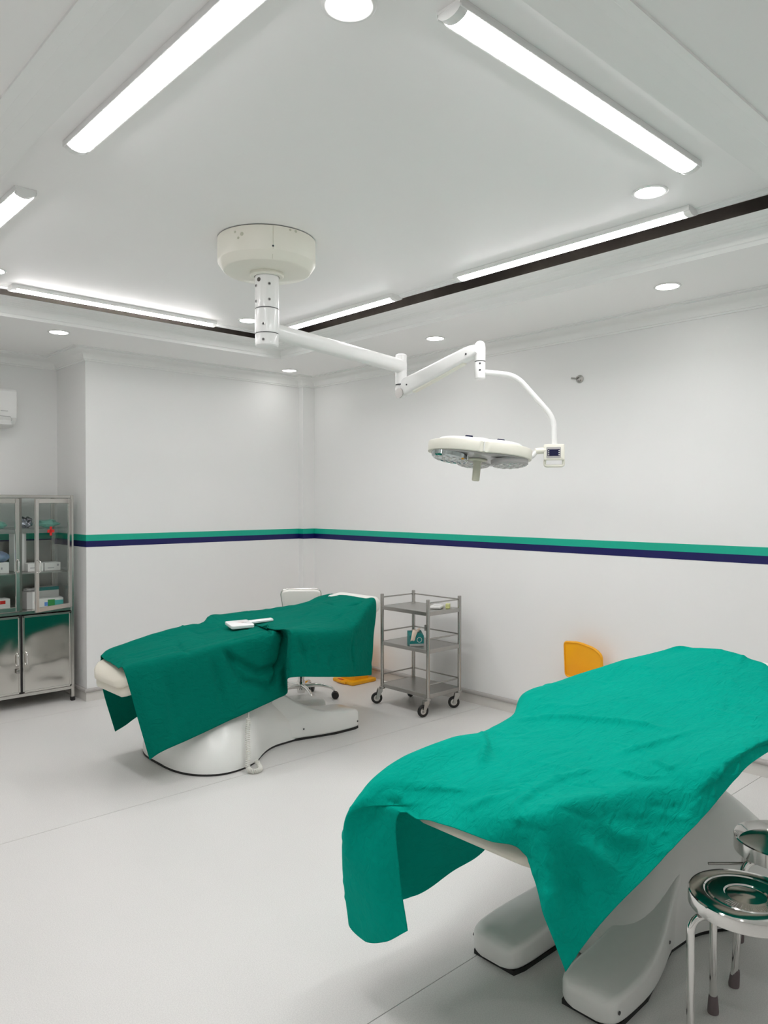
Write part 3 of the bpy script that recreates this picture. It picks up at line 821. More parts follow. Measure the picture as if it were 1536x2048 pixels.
BRIGHT = [
    [(1.600, 1.620, 0.297), (1.588, 1.640, 0.465), (1.567, 1.629, 0.655), (1.587, 1.544, 0.666), (1.600, 1.435, 0.672), (1.626, 1.325, 0.662), (1.666, 1.240, 0.645), (1.650, 1.160, 0.520), (1.691, 1.120, 0.361)],
    [(1.581, 1.700, 0.237), (1.529, 1.700, 0.456), (1.537, 1.724, 0.650), (1.596, 1.612, 0.677), (1.635, 1.470, 0.694), (1.648, 1.327, 0.698), (1.668, 1.215, 0.704), (1.660, 1.140, 0.571), (1.700, 1.105, 0.391)],
    [(1.580, 1.800, 0.197), (1.524, 1.790, 0.424), (1.482, 1.757, 0.640), (1.596, 1.630, 0.685), (1.672, 1.469, 0.712), (1.681, 1.307, 0.727), (1.694, 1.180, 0.753), (1.709, 1.135, 0.590), (1.724, 1.090, 0.427)],
    [(1.600, 1.880, 0.235), (1.550, 1.860, 0.450), (1.504, 1.760, 0.678), (1.631, 1.627, 0.709), (1.715, 1.458, 0.728), (1.744, 1.288, 0.748), (1.787, 1.155, 0.779), (1.773, 1.107, 0.633), (1.759, 1.060, 0.486)],
    [(1.894, 1.860, 0.216), (1.700, 1.870, 0.520), (1.592, 1.770, 0.726), (1.669, 1.629, 0.736), (1.766, 1.450, 0.742), (1.863, 1.271, 0.751), (1.939, 1.130, 0.765), (1.891, 1.083, 0.652), (1.842, 1.035, 0.538)],
    [(2.057, 1.860, 0.234), (1.896, 1.820, 0.492), (1.735, 1.780, 0.751), (1.809, 1.627, 0.751), (1.903, 1.433, 0.752), (1.997, 1.238, 0.755), (2.071, 1.085, 0.760), (2.000, 1.047, 0.672), (1.930, 1.010, 0.585)],
    [(2.258, 1.860, 0.262), (2.113, 1.820, 0.514), (1.968, 1.780, 0.767), (2.009, 1.616, 0.764), (2.062, 1.407, 0.762), (2.114, 1.199, 0.761), (2.156, 1.035, 0.759), (2.090, 1.010, 0.699), (2.023, 0.985, 0.638)],
    [(2.360, 1.870, 0.360), (2.258, 1.830, 0.555), (2.157, 1.790, 0.750), (2.169, 1.616, 0.762), (2.184, 1.395, 0.770), (2.199, 1.174, 0.776), (2.210, 1.000, 0.785), (2.173, 0.982, 0.735), (2.135, 0.965, 0.686)],
    [(2.480, 1.920, 0.420), (2.439, 1.875, 0.591), (2.398, 1.830, 0.762), (2.380, 1.644, 0.773), (2.356, 1.407, 0.780), (2.332, 1.171, 0.792), (2.313, 0.985, 0.812), (2.296, 0.970, 0.773), (2.279, 0.955, 0.733)],
    [(2.580, 1.960, 0.460), (2.562, 1.925, 0.634), (2.544, 1.890, 0.807), (2.535, 1.688, 0.797), (2.523, 1.430, 0.790), (2.511, 1.172, 0.805), (2.502, 0.970, 0.828), (2.480, 0.957, 0.805), (2.458, 0.945, 0.781)],
    [(2.740, 1.970, 0.500), (2.741, 1.935, 0.656), (2.743, 1.900, 0.812), (2.733, 1.694, 0.814), (2.721, 1.433, 0.815), (2.709, 1.171, 0.819), (2.700, 0.965, 0.825), (2.700, 0.952, 0.805), (2.700, 0.940, 0.785)],
    [(2.900, 1.950, 0.500), (2.910, 1.920, 0.661), (2.920, 1.890, 0.823), (2.911, 1.692, 0.837), (2.900, 1.440, 0.845), (2.889, 1.188, 0.839), (2.880, 0.990, 0.830), (2.870, 0.972, 0.785), (2.860, 0.955, 0.740)],
    [(3.080, 1.880, 0.480), (3.091, 1.845, 0.670), (3.101, 1.810, 0.861), (3.097, 1.647, 0.876), (3.091, 1.440, 0.885), (3.085, 1.233, 0.868), (3.080, 1.070, 0.840), (3.075, 1.050, 0.750), (3.070, 1.030, 0.660)],
    [(3.280, 1.790, 0.480), (3.312, 1.760, 0.683), (3.344, 1.730, 0.885), (3.330, 1.607, 0.908), (3.312, 1.450, 0.922), (3.294, 1.293, 0.900), (3.280, 1.170, 0.865), (3.280, 1.150, 0.742), (3.280, 1.130, 0.620)],
    [(3.430, 1.700, 0.500), (3.415, 1.670, 0.703), (3.400, 1.640, 0.905), (3.404, 1.554, 0.924), (3.410, 1.445, 0.935), (3.416, 1.336, 0.916), (3.420, 1.250, 0.885), (3.425, 1.225, 0.742), (3.430, 1.200, 0.600)],
    [(3.470, 1.660, 0.580), (3.470, 1.640, 0.680), (3.470, 1.620, 0.780), (3.470, 1.545, 0.817), (3.470, 1.450, 0.840), (3.470, 1.355, 0.810), (3.470, 1.280, 0.760), (3.470, 1.260, 0.680), (3.470, 1.240, 0.600)],
]

FOLDS_DARK = [
    ([(2.365, 3.975, 0.735), (2.451, 3.975, 0.639), (2.631, 3.975, 0.535), (2.782, 3.975, 0.560), (2.829, 3.975, 0.649)], 0.016, 0.028),
    ([(2.396, 3.970, 0.708), (2.518, 3.970, 0.491), (2.702, 3.970, 0.439), (2.801, 3.970, 0.509)], 0.012, 0.03),
    ([(2.291, 3.965, 0.708), (2.341, 3.965, 0.536), (2.368, 3.965, 0.321)], 0.01, 0.035),
    ([(2.829, 3.975, 0.739), (2.790, 3.975, 0.590), (2.724, 3.975, 0.425)], 0.012, 0.018),
    ([(1.988, 3.965, 0.678), (2.033, 3.965, 0.471), (2.048, 3.965, 0.268)], 0.006, 0.035),
    ([(2.751, 3.760, 0.789), (2.804, 3.760, 0.653), (2.834, 3.760, 0.524)], 0.01, 0.02),
    ([(2.878, 3.760, 0.774), (2.897, 3.760, 0.640), (2.905, 3.760, 0.513)], -0.006, 0.025),
    ([(3.219, 3.800, 0.742), (3.245, 3.800, 0.586), (3.288, 3.800, 0.446)], 0.009, 0.018),
    ([(3.038, 3.760, 0.652), (3.017, 3.760, 0.559), (3.026, 3.760, 0.487)], 0.006, 0.02),
    ([(2.400, 4.784, 0.720), (2.290, 4.428, 0.720), (2.175, 4.132, 0.720), (2.156, 3.987, 0.720)], 0.007, 0.016),
    ([(2.406, 4.687, 0.745), (2.445, 4.388, 0.745), (2.736, 4.436, 0.745)], 0.005, 0.016),
    ([(2.336, 3.954, 0.760), (2.490, 4.037, 0.760), (2.682, 4.052, 0.760), (2.840, 4.057, 0.760)], 0.009, 0.014),
    ([(2.665, 4.140, 0.770), (2.801, 4.172, 0.770), (2.708, 3.950, 0.770), (2.886, 4.039, 0.770)], 0.008, 0.01),
    ([(2.745, 4.389, 0.770), (2.688, 4.118, 0.770), (2.910, 4.180, 0.770)], 0.006, 0.01),
    ([(2.813, 3.856, 0.820), (3.026, 3.874, 0.820), (3.427, 4.045, 0.820)], 0.005, 0.018),
    ([(2.801, 3.919, 0.820), (3.085, 4.171, 0.820), (3.332, 4.266, 0.820)], 0.004, 0.016),
    ([(3.421, 4.367, 0.885), (3.367, 4.084, 0.885), (3.545, 4.063, 0.885)], 0.016, 0.016),
    ([(1.874, 4.304, 0.700), (2.138, 4.264, 0.700), (2.629, 4.515, 0.700)], 0.004, 0.02),
]
FOLDS_BRIGHT = [
    ([(1.539, 1.145, 0.726), (1.633, 1.145, 0.578), (1.716, 1.145, 0.366)], 0.01, 0.022),
    ([(1.565, 1.120, 0.776), (1.710, 1.120, 0.627), (1.758, 1.120, 0.462)], -0.01, 0.035),
    ([(1.611, 1.100, 0.794), (1.774, 1.100, 0.667), (1.917, 1.100, 0.494)], 0.013, 0.035),
    ([(1.671, 1.080, 0.820), (1.841, 1.080, 0.714), (2.034, 1.080, 0.592)], 0.01, 0.03),
    ([(1.857, 1.030, 0.799), (1.967, 1.030, 0.700), (1.996, 1.030, 0.606)], 0.006, 0.02),
    ([(2.210, 0.970, 0.781), (2.129, 0.970, 0.744), (2.098, 0.970, 0.695)], 0.006, 0.012),
    ([(2.302, 0.965, 0.805), (2.233, 0.965, 0.762), (2.216, 0.965, 0.721)], 0.006, 0.01),
    ([(2.399, 0.960, 0.822), (2.381, 0.960, 0.787), (2.344, 0.960, 0.750)], 0.005, 0.01),
    ([(2.119, 1.765, 0.760), (2.005, 1.649, 0.760), (1.860, 1.549, 0.760)], 0.011, 0.014),
    ([(2.181, 1.779, 0.770), (2.018, 1.631, 0.770), (1.880, 1.431, 0.770)], -0.005, 0.02),
    ([(2.311, 1.759, 0.790), (2.420, 1.676, 0.790), (2.489, 1.503, 0.790), (2.538, 1.274, 0.790)], 0.01, 0.022),
    ([(2.438, 1.782, 0.820), (2.537, 1.710, 0.820), (2.590, 1.521, 0.820)], 0.006, 0.018),
    ([(2.223, 1.287, 0.790), (2.355, 1.234, 0.790), (2.571, 1.181, 0.790), (2.816, 1.200, 0.790)], 0.008, 0.018),
    ([(2.422, 1.113, 0.850), (2.608, 1.111, 0.850), (2.897, 1.201, 0.850)], -0.01, 0.02),
    ([(2.872, 1.224, 0.850), (2.799, 1.104, 0.850), (2.729, 0.999, 0.850)], 0.009, 0.012),
    ([(2.996, 1.506, 0.920), (3.249, 1.407, 0.920), (3.053, 1.204, 0.920)], 0.004, 0.012),
    ([(1.585, 1.573, 0.730), (1.627, 1.472, 0.730), (1.740, 1.377, 0.730), (1.889, 1.343, 0.730)], 0.006, 0.022),
    ([(1.645, 1.733, 0.700), (1.578, 1.630, 0.700), (1.517, 1.577, 0.700)], 0.006, 0.016),
    ([(1.592, 1.261, 0.750), (1.742, 1.307, 0.750), (1.946, 1.329, 0.750), (2.104, 1.270, 0.750)], 0.006, 0.02),
    ([(2.133, 1.235, 0.760), (2.122, 1.128, 0.760), (2.220, 1.066, 0.760)], 0.007, 0.014),
    ([(2.245, 1.177, 0.780), (2.206, 1.091, 0.780), (2.350, 1.079, 0.780)], 0.006, 0.012),
]


def seg_dist(P, a, b):
    a, b = np.array(a), np.array(b)
    d = b - a
    t = np.clip(((P - a) @ d) / (d @ d), 0, 1)
    return np.linalg.norm(P - (a + t[:, None] * d), axis=1)

def cloth(name, G, folds, mt, label, seed, nu=14, nv=16, rnd=70, gain=1.6):
    G = np.array(G, float)
    P = upsample(upsample(G, 0, nu), 1, nv)
    du = np.gradient(P, axis=0); dv = np.gradient(P, axis=1)
    N = np.cross(du, dv); N /= np.linalg.norm(N, axis=2, keepdims=True) + 1e-9
    mid = P.shape[0] // 2, P.shape[1] // 2
    if N[mid][2] < 0: N = -N
    F = P.reshape(-1, 3)
    D = np.zeros(len(F))
    for pts, amp, w in folds:
        d = np.full(len(F), 9.0)
        for a, b in zip(pts[:-1], pts[1:]):
            d = np.minimum(d, seg_dist(F, a, b))
        e = np.minimum(np.linalg.norm(F - np.array(pts[0]), axis=1), np.linalg.norm(F - np.array(pts[-1]), axis=1))
        D += gain * amp * np.exp(-(d / (w * .85)) ** 2) * np.clip(e / (3 * w), .25, 1)
    rs = np.random.RandomState(seed)
    lo, hi = F.min(0), F.max(0)
    for k in range(rnd):                                   # small random creases on the surface
        c = F[rs.randint(len(F))]
        a = rs.normal(0, .55) + (0 if rs.rand() < .65 else 1.3)
        L = rs.uniform(.04, .16)
        dvec = np.array([math.cos(a), math.sin(a), rs.normal(0, .25)]) * L
        p0, p1 = c - dvec, c + dvec
        pm = c + np.array([-dvec[1], dvec[0], 0]) * rs.uniform(-.25, .25)
        d = np.minimum(seg_dist(F, p0, pm), seg_dist(F, pm, p1))
        w = rs.uniform(.005, .014)
        e = np.minimum(np.linalg.norm(F - p0, axis=1), np.linalg.norm(F - p1, axis=1))
        D += rs.uniform(.0015, .0055) * (1 if rs.rand() < .7 else -1) * np.exp(-(d / w) ** 2) * np.clip(e / .05, 0, 1)
    nzs = np.array([noise.noise(Vector((p[0] * 5 + seed, p[1] * 7, p[2] * 5))) * .005 + noise.noise(Vector((p[0] * 14, p[1] * 22 + seed, p[2] * 9))) * .0018 for p in F])
    D += nzs
    F2 = F + N.reshape(-1, 3) * D[:, None]
    v, f = grid_geo(F2.reshape(P.shape))
    o = obj(name, (v, f), mt, None, smooth=180)
    sm = o.modifiers.new('hem', 'SOLIDIFY'); sm.thickness = .0025; sm.offset = -1
    tag(o, label, 'drape')
    return o
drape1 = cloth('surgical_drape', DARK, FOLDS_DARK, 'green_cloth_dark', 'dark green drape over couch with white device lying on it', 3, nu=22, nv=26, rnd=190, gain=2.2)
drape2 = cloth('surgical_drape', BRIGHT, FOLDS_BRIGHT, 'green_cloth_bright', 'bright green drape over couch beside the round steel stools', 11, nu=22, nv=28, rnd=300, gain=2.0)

# ------------------------------------------------------------------ white paddle device on the dark drape
def on_drape(o, x, y):
    best = min((v.co for v in o.data.vertices if v.co.z > .6), key=lambda c: (c.x - x) ** 2 + (c.y - y) ** 2)
    return best.z
dz = max(on_drape(drape1, 2.70 + a, 4.33 + b_) for a in (-.06, 0, .06) for b_ in (-.05, 0, .05))
dv = thing('hand_device', 'white plastic paddle with strip handle lying on the dark green drape', 'device', (2.70, 4.33, dz + .006), math.radians(-10))
dv.rotation_euler.x = math.radians(7)
bm = new(); prism(bm, rrect(-.075, .085, -.068, .068, .014, 4), 0, .022, .005, 2)
bd = obj('body', bm, 'white_gloss', dv, smooth=40)
bm = new(); prism(bm, rrect(.08, .25, -.004, .040, .006, 3), .006, .020, .003, 2, Matrix.Rotation(-.03, 4, 'Y')); obj('handle', bm, 'white_gloss', dv, smooth=40)
bm = new(); box(bm, .015, .032, -.012, -.004, .0215, .0226); box(bm, .036, .050, -.012, -.004, .0215, .0226); obj('printed_mark', bm, 'grey_print', bd)
bm = new(); box(bm, -.004, .040, .008, .014, .0215, .0226); obj('printed_line', bm, 'pink_print', bd)

# ------------------------------------------------------------------ instrument trolley
TX, TY = 4.237, 4.147
hx, hy_ = .176, .252
tr = thing('instrument_trolley', 'three tier stainless steel trolley on black castors against right wall', 'trolley', (TX, TY, 0))
cst = None
for ix, (sx_, sy_) in enumerate(((-1, 1), (-1, -1), (1, -1), (1, 1))):
    x, y = sx_ * hx, sy_ * hy_
    po = obj('post', lathe(new(), [(.0145, .125), (.0145, .868), (.013, .872), (0, .873)], 16, c=(x, y, 0), cap=False), 'steel_tube', tr, smooth=40)
    yaw = (2.6, 2.9, 2.5, 3.4)[ix]
    R = Matrix.Translation((x, y, 0)) @ Matrix.Rotation(yaw, 4, 'Z')
    bm = new()
    lathe(bm, [(.022, .118), (.024, .122), (.024, .134), (.016, .138)], 18, mat=R)
    for s_ in (-1, 1):
        v = [(.0, s_ * .020, .118), (.036, s_ * .020, .118), (.052, s_ * .020, .05), (.052, s_ * .020, .035), (.036, s_ * .020, .035), (.0, s_ * .020, .10)]
        v2 = v + [(a, b_ - s_ * .003, c) for a, b_, c in v]
        merge(bm, [R @ Vector(p) for p in v2], [[0, 1, 2, 3, 4, 5], [11, 10, 9, 8, 7, 6]] + [[k, (k + 1) % 6, 6 + (k + 1) % 6, 6 + k] for k in range(6)])
    box(bm, -.002, .038, -.021, .021, .114, .120, .001, 1, R)
    ca = obj('castor', bm, 'steel_matte', tr, smooth=30)
    Rw = R @ Matrix.Translation((.044, 0, .045)) @ Matrix.Rotation(PI / 2, 4, 'X')
    obj('wheel', lathe(new(), [(.026, -.011), (.038, -.012), (.044, -.008), (.045, 0), (.044, .008), (.038, .012), (.026, .011)], 28, mat=Rw, cap=False), 'black_rubber', ca, smooth=50)
    obj('hub', lathe(new(), [(0, -.013), (.010, -.013), (.012, -.010), (.027, -.009), (.027, .009), (.012, .010), (.010, .013), (0, .013)], 20, mat=Rw, cap=False), 'steel', ca, smooth=40)
for z, rail in ((.772, .845), (.490, .575), (.155, .232)):
    bm = new()
    box(bm, -hx, hx, -hy_, hy_, z, z + .004)
    for a, b_, c, d in ((-hx - .006, -hx, -hy_, hy_), (hx, hx + .006, -hy_, hy_), (-hx, hx, -hy_ - .006, -hy_), (-hx, hx, hy_, hy_ + .006)):
        box(bm, a, b_, c, d, z - .024, z + .006, .002, 1)
    sh = obj('shelf', bm, 'steel_matte', tr, smooth=30)
    obj('rail', tube(new(), fillet([(-hx, hy_, rail), (hx, hy_, rail), (hx, -hy_, rail), (-hx, -hy_, rail)], .004, 2), .0055, 10), 'steel_tube', tr, smooth=50)
# push button catch on a post
bm = new(); box(bm, -hx - .020, -hx - .010, -hy_ + .010, -hy_ + .020, .64, .685, .002, 1); obj('catch', bm, 'steel_dark', tr)

# things on the trolley
gb = thing('glove_box', 'teal tissue box with pale glove pulled out on the trolley middle shelf', 'box', (4.135, 4.10, .496), math.radians(-33))
bm = new()
v = [(-.055, -.05, 0), (.055, -.05, 0), (.055, .05, 0), (-.055, .05, 0), (-.055, -.05, .078), (.055, -.05, .078), (.055, .05, .105), (-.055, .05, .105), (-.035, -.05, .100), (.030, -.05, .100)]
merge(bm, v, [[3, 2, 1, 0], [0, 1, 5, 9, 8, 4], [1, 2, 6, 5], [2, 3, 7, 6], [3, 0, 4, 7], [4, 8, 7], [8, 9, 6, 7], [9, 5, 6]])
bx_ = obj('carton', bm, 'teal_card', gb)
obj('printed_band', box(new(), -.0555, .0555, -.0506, -.049, .0, .018), 'grey_card', bx_)
rb = new()
for k in range(24):
    a0, a1 = 2 * PI * k / 24, 2 * PI * (k + 1) / 24
    merge(rb, [(.020 + r_ * math.cos(a_), -.0508, .048 + r_ * math.sin(a_)) for r_, a_ in ((.020, a0), (.020, a1), (.0165, a1), (.0165, a0))], [[0, 1, 2, 3]])
obj('ring_logo', rb, 'white_card', bx_)
gp = [(0, -.005, .085), (-.004, -.02, .118), (-.012, -.046, .112), (-.026, -.057, .080), (-.036, -.058, .042)]
vv = []
for i, p in enumerate(gp):
    w = (.012, .02, .022, .017, .016)[i]
    vv.append([(p[0] - w, p[1], p[2] + .003 * math.sin(i)), (p[0] - w * .3, p[1] - .006, p[2] + .004), (p[0] + w * .4, p[1] - .004, p[2]), (p[0] + w, p[1] + .001, p[2] + .003)])
gv, gf = grid_geo(upsample(upsample(np.array(vv), 0, 5), 1, 4))
go = obj('glove', (gv, gf), 'glove', gb, smooth=180)
go.modifiers.new('thick', 'SOLIDIFY').thickness = .002
bm = new(); tube(bm, [(.010, 0, .09), (.022, -.014, .122), (.034, -.012, .128)], [.012, .010, .005], 10); obj('glove_finger', bm, 'glove', gb, smooth=60)

pk = thing('dressing_pack', 'white paper pack on the trolley top shelf', 'pack', (4.275, 4.005, .778), .5)
obj('wrapper', prism(new(), rrect(-.06, .05, -.045, .045, .012, 4), 0, .022, .009, 3), 'white_card', pk, smooth=50)
obj('folded_flap', box(new(), -.03, .035, -.03, .02, .021, .028, .003, 2, Matrix.Rotation(.1, 4, 'Y')), 'white_gloss', pk, smooth=40)
obj('paper_tail', prism(new(), rrect(.03, .12, -.02, .05, .01, 3), 0.001, .010, .004, 2), 'white_card', pk, smooth=40)
lb_ = thing('small_carton', 'tiny pale lime carton beside the white pack on trolley', 'box', (4.335, 3.945, .778), .6)
obj('carton', box(new(), -.024, .024, -.016, .016, 0, .034, .002, 1), 'lime_card', lb_)
obj('lid_edge', box(new(), -.0245, .0245, -.0165, .0165, .026, .0275), 'white_card', lb_)

# ------------------------------------------------------------------ swivel chair behind the dark drape
ch = thing('swivel_chair', 'white padded swivel chair with chrome star base behind the draped couch', 'chair', (3.65, 4.92, 0))
for k in range(5):
    a = math.radians(-36 + 72 * k)
    ca_, sa_ = math.cos(a), math.sin(a)
    lp = smooth_line([(.03 * ca_, .03 * sa_, .115), (.14 * ca_, .14 * sa_, .118), (.235 * ca_, .235 * sa_, .095), (.272 * ca_, .272 * sa_, .066)], 5)
    lg = obj('leg', tube(new(), lp, [.019 - .0007 * i for i in range(len(lp))], 10), 'chrome', ch, smooth=60)
    for s_ in (-1, 1):
        Rw = Matrix.Translation((.275 * ca_ - s_ * .016 * sa_, .275 * sa_ + s_ * .016 * ca_, .030)) @ Matrix.Rotation(a, 4, 'Z') @ Matrix.Rotation(PI / 2, 4, 'X')
        wh = obj('castor_wheel', lathe(new(), [(0, -.011), (.022, -.011), (.029, -.007), (.030, .0), (.029, .007), (.022, .011), (0, .011)], 20, mat=Rw, cap=False), 'black_plastic', lg, smooth=45)
obj('gas_column', lathe(new(), [(.030, .06), (.034, .075), (.034, .15), (.026, .16), (.026, .32), (.016, .325), (.016, .44), (.05, .45)], 24), 'chrome', ch, smooth=40)
obj('seat', lathe(new(), [(0, .44), (.16, .44), (.185, .455), (.19, .48), (.18, .505), (.15, .515), (0, .518)], 40), 'white_vinyl', ch, smooth=60)
fx = Vector((-3.65, -4.92, 0)).normalized()                 # towards the camera
bk = Matrix.Translation(-fx * .09) @ Matrix.Rotation(math.atan2(fx.y, fx.x) + PI / 2, 4, 'Z') @ Matrix.Rotation(math.radians(8), 4, 'X')
out_ = []
for x, y in ((-.165, .13), (.165, .13), (.125, -.13), (-.125, -.13)): out_.append((x, y, 0))
ol = [(p.x, p.y) for p in fillet([((out_[0][0] + out_[1][0]) / 2, .13, 0), out_[1], out_[2], out_[3], out_[0], ((out_[0][0] + out_[1][0]) / 2 - .001, .13, 0)], .06, 8)][:-1]
Bm = bk @ Matrix.Translation((0, 0, .775)) @ Matrix.Rotation(PI / 2, 4, 'X')
br = obj('backrest', prism(new(), ol, -.018, .018, .016, 4, Bm), 'white_vinyl', ch, smooth=60)
obj('back_rim', tube(new(), [Bm @ Vector((x * 1.02, y * 1.02, -.012)) for x, y in ol], .0065, 8, closed=True), 'chrome', br, smooth=60)
bm = new(); prism(bm, rrect(-.025, .025, -.045, -.015, .004, 3), .0175, .020, .001, 1, Bm); obj('back_tag', bm, 'pink_print', br)
obj('back_support', tube(new(), [bk @ Vector(p) for p in fillet([(0, -.05, .44), (0, .05, .44), (0, .03, .70)], .05, 5)], .014, 10), 'chrome', ch, smooth=60)

# ------------------------------------------------------------------ yellow pedal bins
def pedal_bin(loc, rz, lid_open, label):
    t = thing('pedal_bin', label, 'bin', loc, rz)
    secs = []
    for z, k in ((.030, .66), (.032, .66), (.36, .72), (.365, .72)):
        secs.append([(x * k, y * k, z) for x, y in rrect(-.14, .14, -.14, .14, .035, 5)])
    bd = obj('body', loft(new(), secs), 'yellow_plastic', t, smooth=40)
    fl = obj('base_flange', prism(new(), rrect(-.145, .145, -.14, .14, .02, 4), 0, .032, .010, 2), 'yellow_plastic', t, smooth=40)
    obj('pedal', box(new(), -.165, -.135, -.06, .06, .008, .026, .004, 2), 'yellow_plastic', t, smooth=40)
    bm = new(); merge(bm, [(-.128, .075, .0326), (-.128, .02, .0326), (-.116, .02, .0328), (-.116, .075, .0328)], [[0, 1, 2, 3]])
    obj('red_mark', box(new(), -.140, -.118, .0, .07, .031, .0335, .0006, 1), 'red_mark', fl)
    L = new()
    shape = fillet([(-.16, 0, 0), (.0, 0, 0)], .02)
    ol = [(p.x, p.y) for p in fillet([(0, .0, 0), (.150, 0, 0), (.150, .195, 0), (.095, .235, 0), (-.03, .262, 0), (-.150, .252, 0), (-.150, .0, 0), (-.001, .0, 0)], .028, 6)][:-1]
    if lid_open:
        Lm = Matrix.Translation((.13, 0, .385)) @ Matrix.Rotation(-PI / 2, 4, 'Z') @ Matrix.Rotation(math.radians(94), 4, 'X')
    else:
        Lm = Matrix.Translation((.10, 0, .365)) @ Matrix.Rotation(PI / 2, 4, 'Z') @ Matrix.Scale(.72, 4)
    ld = obj('lid', prism(new(), ol, 0, .014, .004, 2, Lm), 'yellow_plastic', t, smooth=40)
    rim = [Lm @ Vector((x * .955, .13 + (y - .13) * .945, .015)) for x, y in ol]
    obj('lid_rib', tube(new(), rim, .005, 8, closed=True), 'yellow_plastic', ld, smooth=60)
    obj('hinge', tube(new(), [(.128 if lid_open else .10, -.09, .372), (.128 if lid_open else .10, .09, .372)], .009, 10), 'yellow_plastic', t, smooth=60)
    return t
pedal_bin((4.385, 5.115, 0), 0, False, 'yellow plastic bin base peeking out below the dark green drape')
pedal_bin((4.375, 2.84, 0), 0, True, 'yellow plastic bin with lid raised behind the bright green drape')

# ------------------------------------------------------------------ steel cabinet in the alcove
CX0, CX1, CY0, CY1 = 1.49, 2.30, 6.15, 6.60
cb_ = thing('steel_cabinet', 'tall stainless steel medicine cabinet with glass upper doors in alcove', 'cabinet', (CX0, CY0, 0))
cw, cdp = CX1 - CX0, CY1 - CY0
cm = cw / 2
for x in (0, cw - .025):
    for y in (0, cdp - .025):
        p_ = obj('post', box(new(), x, x + .025, y, y + .025, .03, 1.655, .003, 1), 'steel', cb_)
        obj('foot', box(new(), x - .003, x + .028, y - .003, y + .028, 0, .032, .004, 1), 'black_rubber', p_)
bm = new()
box(bm, .025, cw - .025, 0, cdp, 1.630, 1.655, .003, 1); obj('top_panel', bm, 'steel', cb_)
obj('bottom_panel', box(new(), .02, cw - .02, .004, cdp, .095, .120, .002, 1), 'steel', cb_)
obj('middle_shelf', box(new(), .02, cw - .02, .004, cdp, .730, .755, .002, 1), 'steel', cb_)
obj('centre_post', box(new(), cm - .011, cm + .011, .0, .024, .755, 1.630, .002, 1), 'steel_dark', cb_)
obj('centre_post', box(new(), cm - .008, cm + .008, .002, .024, .12, .73, .002, 1), 'black_plastic', cb_)
obj('lower_back', box(new(), .02, cw - .02, cdp - .006, cdp, .12, .73), 'steel_dark', cb_)
for x in (.004, cw - .008):
    obj('lower_side', box(new(), x, x + .004, .024, cdp - .02, .12, .74), 'steel', cb_)
    obj('side_pane', box(new(), x, x + .004, .026, cdp - .026, .756, 1.629), 'glass', cb_)
obj('back_pane', box(new(), .026, cw - .026, cdp - .006, cdp - .002, 1.28, 1.629), 'glass', cb_)
obj('back_panel', box(new(), .026, cw - .026, cdp - .006, cdp - .002, .756, 1.28), 'steel_dark', cb_)
for z in (1.045, 1.395):
    obj('glass_shelf', box(new(), .026, cw - .026, .045, cdp - .02, z - .007, z), 'steel_matte' if z < 1.2 else 'glass', cb_)
def wavy_door(x0, x1, z0, z1, seed):
    nx, nz = 26, 40
    P = np.zeros((nx, nz, 3))
    for i in range(nx):
        for j in range(nz):
            x = x0 + (x1 - x0) * i / (nx - 1); z = z0 + (z1 - z0) * j / (nz - 1)
            e = min(i, nx - 1 - i, j * .7, (nz - 1 - j) * .7) / 4
            n = noise.noise(Vector((x * 3.2 + seed, z * 5.5, seed))) * .0052 + noise.noise(Vector((x * 9 + seed, z * 10, 3))) * .0008
            P[i, j] = (x, -.006 + n * min(1, e), z)
    v, f = grid_geo(P)
    return obj('lower_door', (v, [q[::-1] for q in f]), 'steel_mirror', cb_, smooth=180)
def handle(parent, x, z0, z1, yf, rot=None):
    p = fillet([(x, yf, z0), (x, yf - .028, z0 + .012), (x, yf - .028, z1 - .012), (x, yf, z1)], .014, 5)
    return obj('handle', tube(new(), p if rot is None else [rot @ q for q in p], .0055, 8), 'chrome', parent, smooth=60)
for k, (x0, x1) in enumerate(((.028, cm - .008), (cm + .008, cw - .028))):
    d = wavy_door(x0, x1, .125, .722, 4.1 + 5 * k)
    fr_ = new()
    for a, b_, c, e in ((x0, x0 + .014, .125, .722), (x1 - .014, x1, .125, .722), (x0, x1, .125, .139), (x0, x1, .708, .722)):
        box(fr_, a, b_, -.012, .010, c, e, .002, 1)
    obj('door_frame', fr_, 'steel', d)
    handle(d, (x1 - .025) if k == 0 else (x0 + .025), .34, .44, -.008)
    if k == 0:
        obj('padlock', box(new(), x1 - .036, x1 - .010, -.034, -.018, .285, .320, .006, 2), 'steel_dark', d, smooth=40)
